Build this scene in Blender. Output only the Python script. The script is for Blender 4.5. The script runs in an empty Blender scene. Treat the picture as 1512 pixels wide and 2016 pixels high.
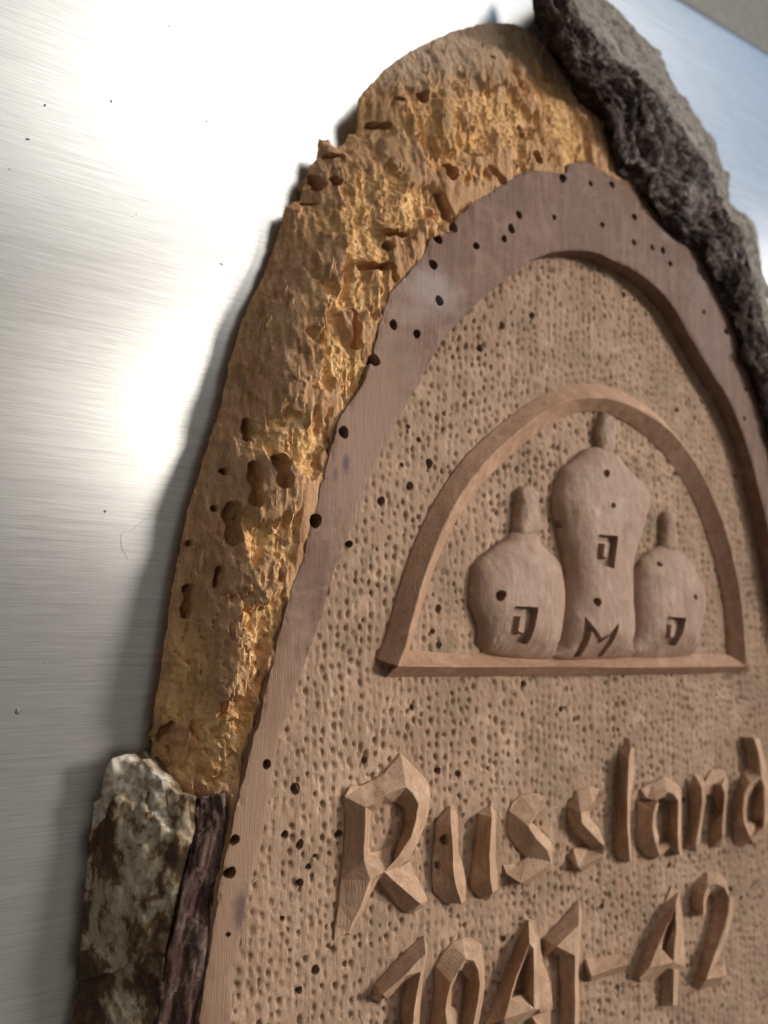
import bpy, math
import numpy as np
from mathutils import Matrix, Vector

# ------------------------------------------------------------------ camera, world, lights, exposure
# plaque coordinates are millimetres: x right, y up, z out of the door; world = (x, -z, y) in metres
def W(x, y, z):
    return Vector((x, -z, y)) * 0.001

CAM = (-95.16, -22.18, 171.17)
RIGHT = (0.8446, 0.0230, 0.5349)     # camera axes expressed in plaque coordinates
DOWN = (0.0850, -0.9922, -0.0916)
FWD = (0.5287, 0.1232, -0.8398)
scene = bpy.context.scene
cd = bpy.data.cameras.new("Camera")
cam = bpy.data.objects.new("Camera", cd)
scene.collection.objects.link(cam)
r, d, f = Vector((RIGHT[0], -RIGHT[2], RIGHT[1])), Vector((DOWN[0], -DOWN[2], DOWN[1])), Vector((FWD[0], -FWD[2], FWD[1]))
f.normalize(); r = (r - f * r.dot(f)).normalized(); u = r.cross(f)
m = Matrix((r, u, -f)).transposed().to_4x4()
m.translation = W(*CAM)
cam.matrix_world = m
cd.sensor_fit = 'VERTICAL'; cd.sensor_height = 24.0
cd.lens = 24.0 * 1630.0 / 2016.0
cd.clip_start = 0.005; cd.clip_end = 20.0
cd.dof.use_dof = True
cd.dof.focus_distance = 0.160
cd.dof.aperture_fstop = 9.5
scene.camera = cam

world = bpy.data.worlds.new("World"); scene.world = world; world.use_nodes = True
bg = world.node_tree.nodes["Background"]
bg.inputs[0].default_value = (1.0, 0.93, 0.84, 1); bg.inputs[1].default_value = 0.165

def area(name, direction, dist, sx, sy, power, col, aim, spread=180):
    ld = bpy.data.lights.new(name, 'AREA'); ld.shape = 'RECTANGLE'; ld.size = sx; ld.size_y = sy
    ld.energy = power; ld.color = col; ld.spread = math.radians(spread)
    o = bpy.data.objects.new(name, ld); scene.collection.objects.link(o)
    v = Vector((direction[0], -direction[2], direction[1])).normalized()
    o.location = W(aim[0], aim[1], 15) + v * dist
    o.rotation_euler = v.to_track_quat('Z', 'Y').to_euler()
    return o
area("window_light", (0.32, 0.60, 0.73), 1.4, 0.36, 0.40, 4.4, (1.0, 0.97, 0.93), (0, 0))
area("window_light_key", (0.67, 0.24, 0.67), 1.4, 0.25, 0.40, 0.40, (1.0, 0.93, 0.85), (-8, -58), 17)
area("sky_light", (0.80, 0.50, 0.42), 1.6, 0.9, 1.2, 2.8, (0.25, 0.54, 1.0), (45, 0))

vs = scene.view_settings
vs.view_transform = 'Standard'; vs.look = 'None'; vs.exposure = 0.0; vs.gamma = 1.0
try: vs.use_curve_mapping = False
except Exception: pass

# ------------------------------------------------------------------ measured outlines of the plaque, in millimetres
DATA = {
 'INNER': [[-33.0,-165.0],[-32.58,-93.89],[-32.04,-84.88],[-31.18,-78.2],[-30.1,-71.79],[-28.36,-65.6],[-26.92,-56.41],[-25.19,-45.5],[-23.08,-39.83],[-20.35,-31.41],[-17.7,-24.52],[-15.17,-15.2],[-11.92,-6.91],[-8.57,1.88],[-5.09,10.21],[0.56,20.68],[6.64,31.25],[12.2,40.41],[19.53,48.73],[27.41,56.28],[38.55,65.48],[47.64,70.25],[59.8,73.32],[67.41,72.92],[76.7,71.98],[89.28,67.1],[97.73,59.0],[103.36,53.53],[108.65,48.49],[115.88,41.81],[122.85,31.08],[128.31,17.52],[132.01,7.49],[138.0,-15.0],[144.0,-40.0],[149.0,-66.0],[153.0,-94.0],[154.0,-165.0]],
 'OUTER': [[-39.5,-165.0],[-38.5,-93.47],[-37.91,-87.11],[-36.79,-79.64],[-36.06,-71.6],[-35.2,-67.55],[-33.97,-60.74],[-32.34,-53.37],[-30.5,-45.2],[-29.65,-43.49],[-28.13,-35.69],[-26.27,-27.32],[-23.96,-17.84],[-21.45,-11.58],[-20.35,-5.16],[-18.92,-0.55],[-16.81,8.38],[-13.96,18.5],[-9.03,25.36],[-6.62,33.0],[-5.02,40.07],[-2.48,47.5],[1.67,52.81],[6.08,58.56],[7.82,63.24],[13.09,65.55],[15.08,69.83],[19.22,73.92],[20.27,75.5],[29.62,82.75],[35.17,87.56],[41.95,90.14],[50.25,91.98],[51.35,95.13],[57.64,97.62],[65.26,96.79],[77.22,95.55],[81.68,91.24],[88.79,86.97],[94.86,85.46],[101.15,85.61],[104.31,84.28],[108.04,78.7],[112.06,73.28],[116.65,68.84],[119.78,62.92],[122.95,57.27],[127.49,48.67],[132.08,39.98],[140.0,20.0],[146.0,0.0],[152.0,-30.0],[157.0,-60.0],[160.0,-94.0],[161.0,-165.0]],
 'OUTLINE': [[-48.0,-165.0],[-47.0,-80.0],[-44.15,-52.18],[-44.1,-42.68],[-43.2,-33.65],[-42.23,-25.24],[-41.42,-17.3],[-40.6,-11.08],[-39.1,-1.25],[-36.51,9.7],[-33.36,20.74],[-31.97,29.79],[-29.75,39.67],[-28.09,44.88],[-25.55,50.39],[-23.26,57.02],[-21.96,61.82],[-20.51,69.53],[-18.76,70.66],[-17.0,71.79],[-16.42,75.67],[-15.72,78.67],[-15.27,80.43],[-13.72,82.1],[-13.62,84.58],[-13.6,87.62],[-12.47,87.42],[-11.04,88.15],[-9.92,87.12],[-8.36,87.06],[-6.54,88.39],[-6.01,90.96],[-5.21,91.47],[-4.04,91.4],[-3.36,92.84],[-3.58,96.73],[-3.77,100.38],[-1.22,104.6],[3.93,111.49],[11.67,119.05],[22.18,127.66],[31.15,133.82],[40.44,138.27],[46.65,139.58],[54.2,137.71],[66.0,134.0],[78.0,127.0],[95.0,113.0],[112.0,93.0],[126.0,72.0],[140.0,45.0],[152.0,20.0],[160.0,-10.0],[166.0,-50.0],[169.0,-165.0]],
 'FRAME': [[-0.86,-31.51,1.88,-32.74,5.01,-34.15],[0.99,-27.42,3.79,-28.49,7.05,-29.74],[2.16,-23.2,5.04,-24.02,8.5,-25.0],[3.55,-18.78,6.44,-19.59,10.03,-20.6],[5.04,-14.19,7.88,-15.17,11.52,-16.44],[6.71,-9.7,9.49,-10.82,13.17,-12.29],[8.58,-5.31,11.32,-6.55,15.0,-8.22],[10.72,-1.0,13.39,-2.4,17.03,-4.3],[13.14,3.25,15.7,1.62,19.23,-0.63],[15.82,7.27,18.31,5.45,21.76,2.94],[18.73,11.13,21.15,9.12,24.51,6.33],[21.94,14.79,24.26,12.56,27.46,9.48],[25.42,18.21,27.58,15.79,30.57,12.46],[29.11,21.36,31.11,18.82,33.85,15.32],[32.77,24.26,34.74,21.72,37.41,18.27],[36.49,27.11,38.43,24.56,41.02,21.16],[40.24,29.88,42.2,27.27,44.69,23.95],[44.42,32.62,46.11,29.71,48.11,26.27],[48.97,35.02,50.25,31.72,51.59,28.24],[53.5,36.88,54.58,33.26,55.56,29.99],[58.28,38.36,59.07,34.35,59.67,31.32],[63.23,39.38,63.64,34.99,63.9,32.15],[68.35,39.84,68.25,35.16,68.19,32.41],[73.45,39.58,72.86,34.84,72.5,32.0],[78.4,38.67,77.42,34.1,76.76,31.02],[83.2,37.21,81.91,32.96,80.89,29.61],[87.74,35.42,86.28,31.46,84.96,27.87],[92.34,33.19,90.49,29.56,88.64,25.94],[96.7,30.55,94.45,27.22,92.09,23.75],[100.72,27.51,98.13,24.46,95.39,21.23],[104.4,24.07,101.5,21.31,98.47,18.42],[107.68,20.41,104.59,17.87,101.44,15.28],[110.68,16.51,107.42,14.2,104.19,11.91],[113.36,12.42,109.95,10.32,106.69,8.31],[115.79,8.04,112.2,6.28,108.84,4.63],[117.85,3.58,114.14,2.07,110.75,0.68],[119.6,-0.84,115.86,-2.25,112.49,-3.51],[121.19,-5.44,117.37,-6.64,114.02,-7.7],[122.49,-10.01,118.64,-11.1,115.38,-12.03],[123.55,-14.97,119.6,-15.63,116.44,-16.15],[124.18,-20.0,120.19,-20.22,117.22,-20.38],[124.54,-24.65,120.54,-24.85,117.74,-24.99],[124.77,-29.31,120.78,-29.5,118.04,-29.63],[124.99,-33.97,120.99,-34.15,118.23,-34.28]],
 'FRAMEBAR': [[6.88,-29.78,1.88,-32.74,1.46,-35.21],[25.55,-30.99,24.06,-33.25,27.16,-35.49],[50.03,-32.38,46.47,-33.32,50.12,-36.05],[78.11,-31.61,73.8,-34.06,78.12,-36.2],[99.39,-31.07,96.39,-34.25,101.28,-36.35],[119.17,-31.33,120.98,-34.3,127.45,-36.38]],
 'TOWERS': [{"body":[[36.85,-1.42],[33.2,-4.09],[28.11,-7.18],[24.42,-10.51],[23.62,-14.01],[23.29,-18.62],[24.55,-21.64],[26.05,-24.68],[26.59,-28.86],[30.83,-30.98],[43.86,-31.98],[49.33,-31.71],[50.74,-28.48],[51.89,-23.17],[52.65,-18.21],[52.11,-12.85],[50.71,-8.34],[47.91,-6.01],[44.58,-3.74],[42.77,-0.99]],"spire":[[36.59,-3.06],[36.41,2.6],[36.55,6.68],[37.34,9.01],[39.49,9.85],[43.04,9.18],[44.42,7.44],[44.31,2.44],[43.86,-2.55]],"H":4.6,"holes":[[29.09,-17.2,1.3],[40.22,2.53,0.75]],"win":[[[32.83,-19.52],[40.1,-19.54],[38.27,-28.35],[31.61,-27.2]]],"bar":[[[35.77,-20.82],[38.22,-20.96],[37.86,-25.27],[35.01,-25.49]]]},{"body":[[61.96,22.09],[56.51,18.55],[52.09,15.01],[49.59,9.62],[48.9,5.33],[50.47,0.42],[51.82,-3.68],[53.11,-8.64],[53.37,-12.8],[52.77,-18.21],[52.06,-23.16],[51.02,-28.48],[50.44,-32.04],[76.38,-31.93],[76.8,-27.17],[77.06,-20.63],[76.55,-14.06],[77.01,-7.4],[78.74,-2.84],[81.36,2.76],[83.65,8.88],[82.43,14.29],[78.36,16.61],[73.85,19.29],[69.42,22.37]],"spire":[[65.32,20.73],[64.74,23.56],[63.97,26.14],[65.01,30.33],[67.04,31.99],[70.84,31.2],[72.08,28.63],[71.05,24.39],[70.36,21.36]],"H":5.2,"holes":[[63.08,14.78,1.05],[64.97,6.74,0.8],[50.15,1.11,1.05],[59.42,-17.83,1.1]],"win":[[[59.8,-1.07],[66.75,-0.88],[65.08,-9.44],[59.12,-8.06]],[[55.98,-21.4],[60.87,-26.68],[63.85,-25.21],[66.73,-22.47],[64.77,-31.43],[62.98,-31.41],[63.72,-26.05],[60.85,-28.12],[57.68,-25.06],[56.91,-31.37],[54.63,-31.35]]],"bar":[[[62.56,-1.86],[65.28,-2.11],[64.91,-6.42],[62.8,-6.11]]]},{"body":[[89.02,-1.74],[83.87,-3.88],[79.96,-6.8],[78.56,-10.88],[77.8,-16.22],[77.48,-24.99],[76.83,-31.93],[101.04,-31.68],[104.18,-24.76],[106.43,-17.71],[106.25,-13.0],[103.46,-8.87],[99.27,-4.37],[94.23,-1.87]],"spire":[[89.17,-3.56],[89.06,2.42],[88.89,6.1],[91.03,8.15],[94.51,7.27],[94.8,2.84],[94.32,-3.26]],"H":4.4,"holes":[[79.14,-6.86,1.3],[84.73,-7.12,0.8],[97.74,-15.4,0.85]],"win":[[[85.82,-20.87],[93.64,-21.17],[90.98,-28.79],[84.95,-27.91]]],"bar":[[[87.64,-23.74],[91.0,-24.82],[90.25,-27.05],[88.56,-26.61]]]}],
 'HOLES': [[48.8,90.13,1.25],[58.89,91.9,0.85],[66.98,94.14,1.02],[34.05,75.94,1.05],[31.62,71.72,1.17],[29.39,68.52,0.9],[45.74,78.66,0.81],[63.12,81.67,0.85],[75.62,87.41,1.03],[75.26,80.01,0.88],[82.67,80.53,0.89],[87.11,80.82,1.05],[90.24,77.75,0.91],[20.85,64.43,1.0],[9.81,63.06,1.21],[8.51,56.66,1.2],[10.36,48.59,1.19],[-1.77,40.42,1.14],[4.41,39.64,1.04],[104.55,66.8,0.77],[114.7,62.97,0.94],[104.49,77.06,0.47],[-6.32,31.6,1.33],[-13.36,14.95,1.27],[-19.14,-3.84,1.42],[-33.46,-63.37,0.98],[-34.16,-69.0,1.15],[-33.94,-79.54,0.52],[123.16,46.85,0.78],[122.22,37.89,0.77],[33.14,49.16,1.03],[42.96,53.78,0.93],[26.2,41.87,1.01],[76.64,67.12,0.88],[8.76,17.15,0.7],[4.38,10.94,0.57],[11.81,12.16,1.05],[6.66,6.38,1.03],[-0.72,2.39,1.0],[-8.42,-7.52,0.86],[5.8,19.77,0.58],[5.42,-4.61,0.45],[97.9,37.77,0.75],[14.96,-20.5,0.9],[13.52,-25.58,0.67],[15.25,-28.59,0.78],[40.3,-37.65,0.83],[8.42,-41.96,0.75],[124.49,21.26,0.62],[131.69,1.24,0.77],[52.47,-44.05,0.73],[-3.34,-52.23,0.82],[15.73,-55.87,0.86],[21.05,-56.83,0.88],[-19.08,-56.55,1.17],[-20.93,-64.98,0.76],[-17.65,-67.28,0.96],[-14.31,-69.81,0.48],[-15.59,-71.75,0.67],[-17.37,-74.45,0.86],[-20.94,-80.46,0.56],[-13.29,-91.34,0.94],[-16.7,-94.36,0.74],[34.82,-94.17,0.76],[65.88,-92.12,0.83],[72.56,-49.95,0.63],[117.06,-95.69,0.8],[121.27,-98.62,0.67],[127.03,-95.8,0.68],[130.41,-99.62,0.69],[127.04,-113.41,0.54],[110.23,-119.14,0.64],[124.79,-124.78,0.53],[73.05,-94.59,0.36],[129.89,-23.38,0.6],[137.61,11.47,0.63],[-9.02,-66.27,0.89],[90.94,-85.69,0.89],[97.61,-69.83,0.92]],
 'SLOTS': [[-30.0,17.11,-30.15,13.22,0.83],[-29.95,7.1,-29.84,-0.15,1.26],[-33.22,-1.33,-33.04,-7.86,1.36],[-35.4,-13.75,-36.11,-17.26,0.56],[-39.32,-17.69,-39.66,-23.31,0.8],[-43.49,-47.05,-41.71,-43.94,0.7],[-10.11,42.15,-10.29,34.35,1.11],[-12.22,82.82,-9.4,82.85,0.85],[-15.09,76.97,-14.01,74.98,1.25],[-11.12,76.56,-10.47,75.67,0.96],[-16.56,70.32,-14.97,70.06,0.68],[-2.08,62.44,1.93,62.98,1.05],[-2.03,59.46,-1.93,59.22,1.04],[-8.21,53.22,-2.71,54.1,1.02],[-1.83,55.14,-0.91,51.73,1.03],[-1.31,93.86,2.08,93.47,1.03],[10.36,102.94,10.48,102.17,1.36],[4.59,100.89,5.47,100.85,0.75],[14.62,82.66,14.16,80.61,1.72],[11.31,74.77,14.18,67.12,1.11],[25.61,85.98,29.1,83.7,1.18],[36.39,101.31,36.93,99.13,0.79],[40.3,93.95,41.1,92.82,1.25],[30.59,120.16,30.69,120.02,0.66],[33.35,89.6,33.83,89.48,0.91],[-33.98,6.19,-33.98,6.08,0.82],[-35.53,-1.54,-35.54,-1.65,0.69],[-39.25,-8.62,-39.26,-8.72,0.7],[-25.94,8.31,-25.07,3.57,1.36],[-27.78,-50.18,-27.74,-50.65,0.78]],
 'FRASS': [[-11.63,27.44,4.73,5.95],[-16.5,36.05,3.28,9.66],[-21.25,13.81,6.58,4.81],[-20.86,8.51,2.96,5.1],[-13.96,48.14,6.53,6.25],[-9.14,59.88,8.14,6.48],[-14.27,63.94,5.52,5.28],[0.15,71.41,11.31,8.11],[11.1,92.26,13.81,10.27],[26.61,103.5,19.49,10.87],[46.33,111.77,10.38,13.23],[-28.67,-7.83,3.01,7.76],[-25.19,-7.72,3.47,4.98],[-32.19,-21.78,4.59,4.39],[-27.96,-24.57,2.85,5.46],[-35.97,-30.55,5.77,6.62],[-30.56,-35.99,5.12,2.72],[-38.23,-42.81,5.79,4.43],[-32.24,-43.4,3.42,6.54],[-41.52,-49.86,4.76,3.42],[-36.93,-49.89,6.9,5.5],[-40.62,-39.47,4.73,6.79],[-38.53,-26.88,3.53,5.63],[-33.04,-49.75,3.43,5.47],[53.81,102.21,6.87,9.86],[-25.19,-2.65,2.91,3.34],[-32.08,-3.77,1.41,6.75]],
 'PLATE': [[-23.6,31.44,5.03,10.84],[-25.48,38.92,3.89,7.44],[-19.56,43.28,3.24,7.43],[-14.15,55.88,2.68,6.41],[-32.8,3.69,3.61,6.9],[-26.78,2.49,4.11,6.74],[-32.73,-12.93,4.06,6.66],[-28.88,-15.83,3.44,5.49],[-35.13,-22.84,2.89,7.75],[4.94,85.74,5.99,8.59],[15.8,77.79,5.92,5.66],[-14.02,81.59,4.43,4.23],[21.36,118.5,20.3,6.47],[5.0,108.13,8.04,4.62],[14.9,95.74,2.18,8.93],[-34.22,-32.34,2.86,6.57]],
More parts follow.
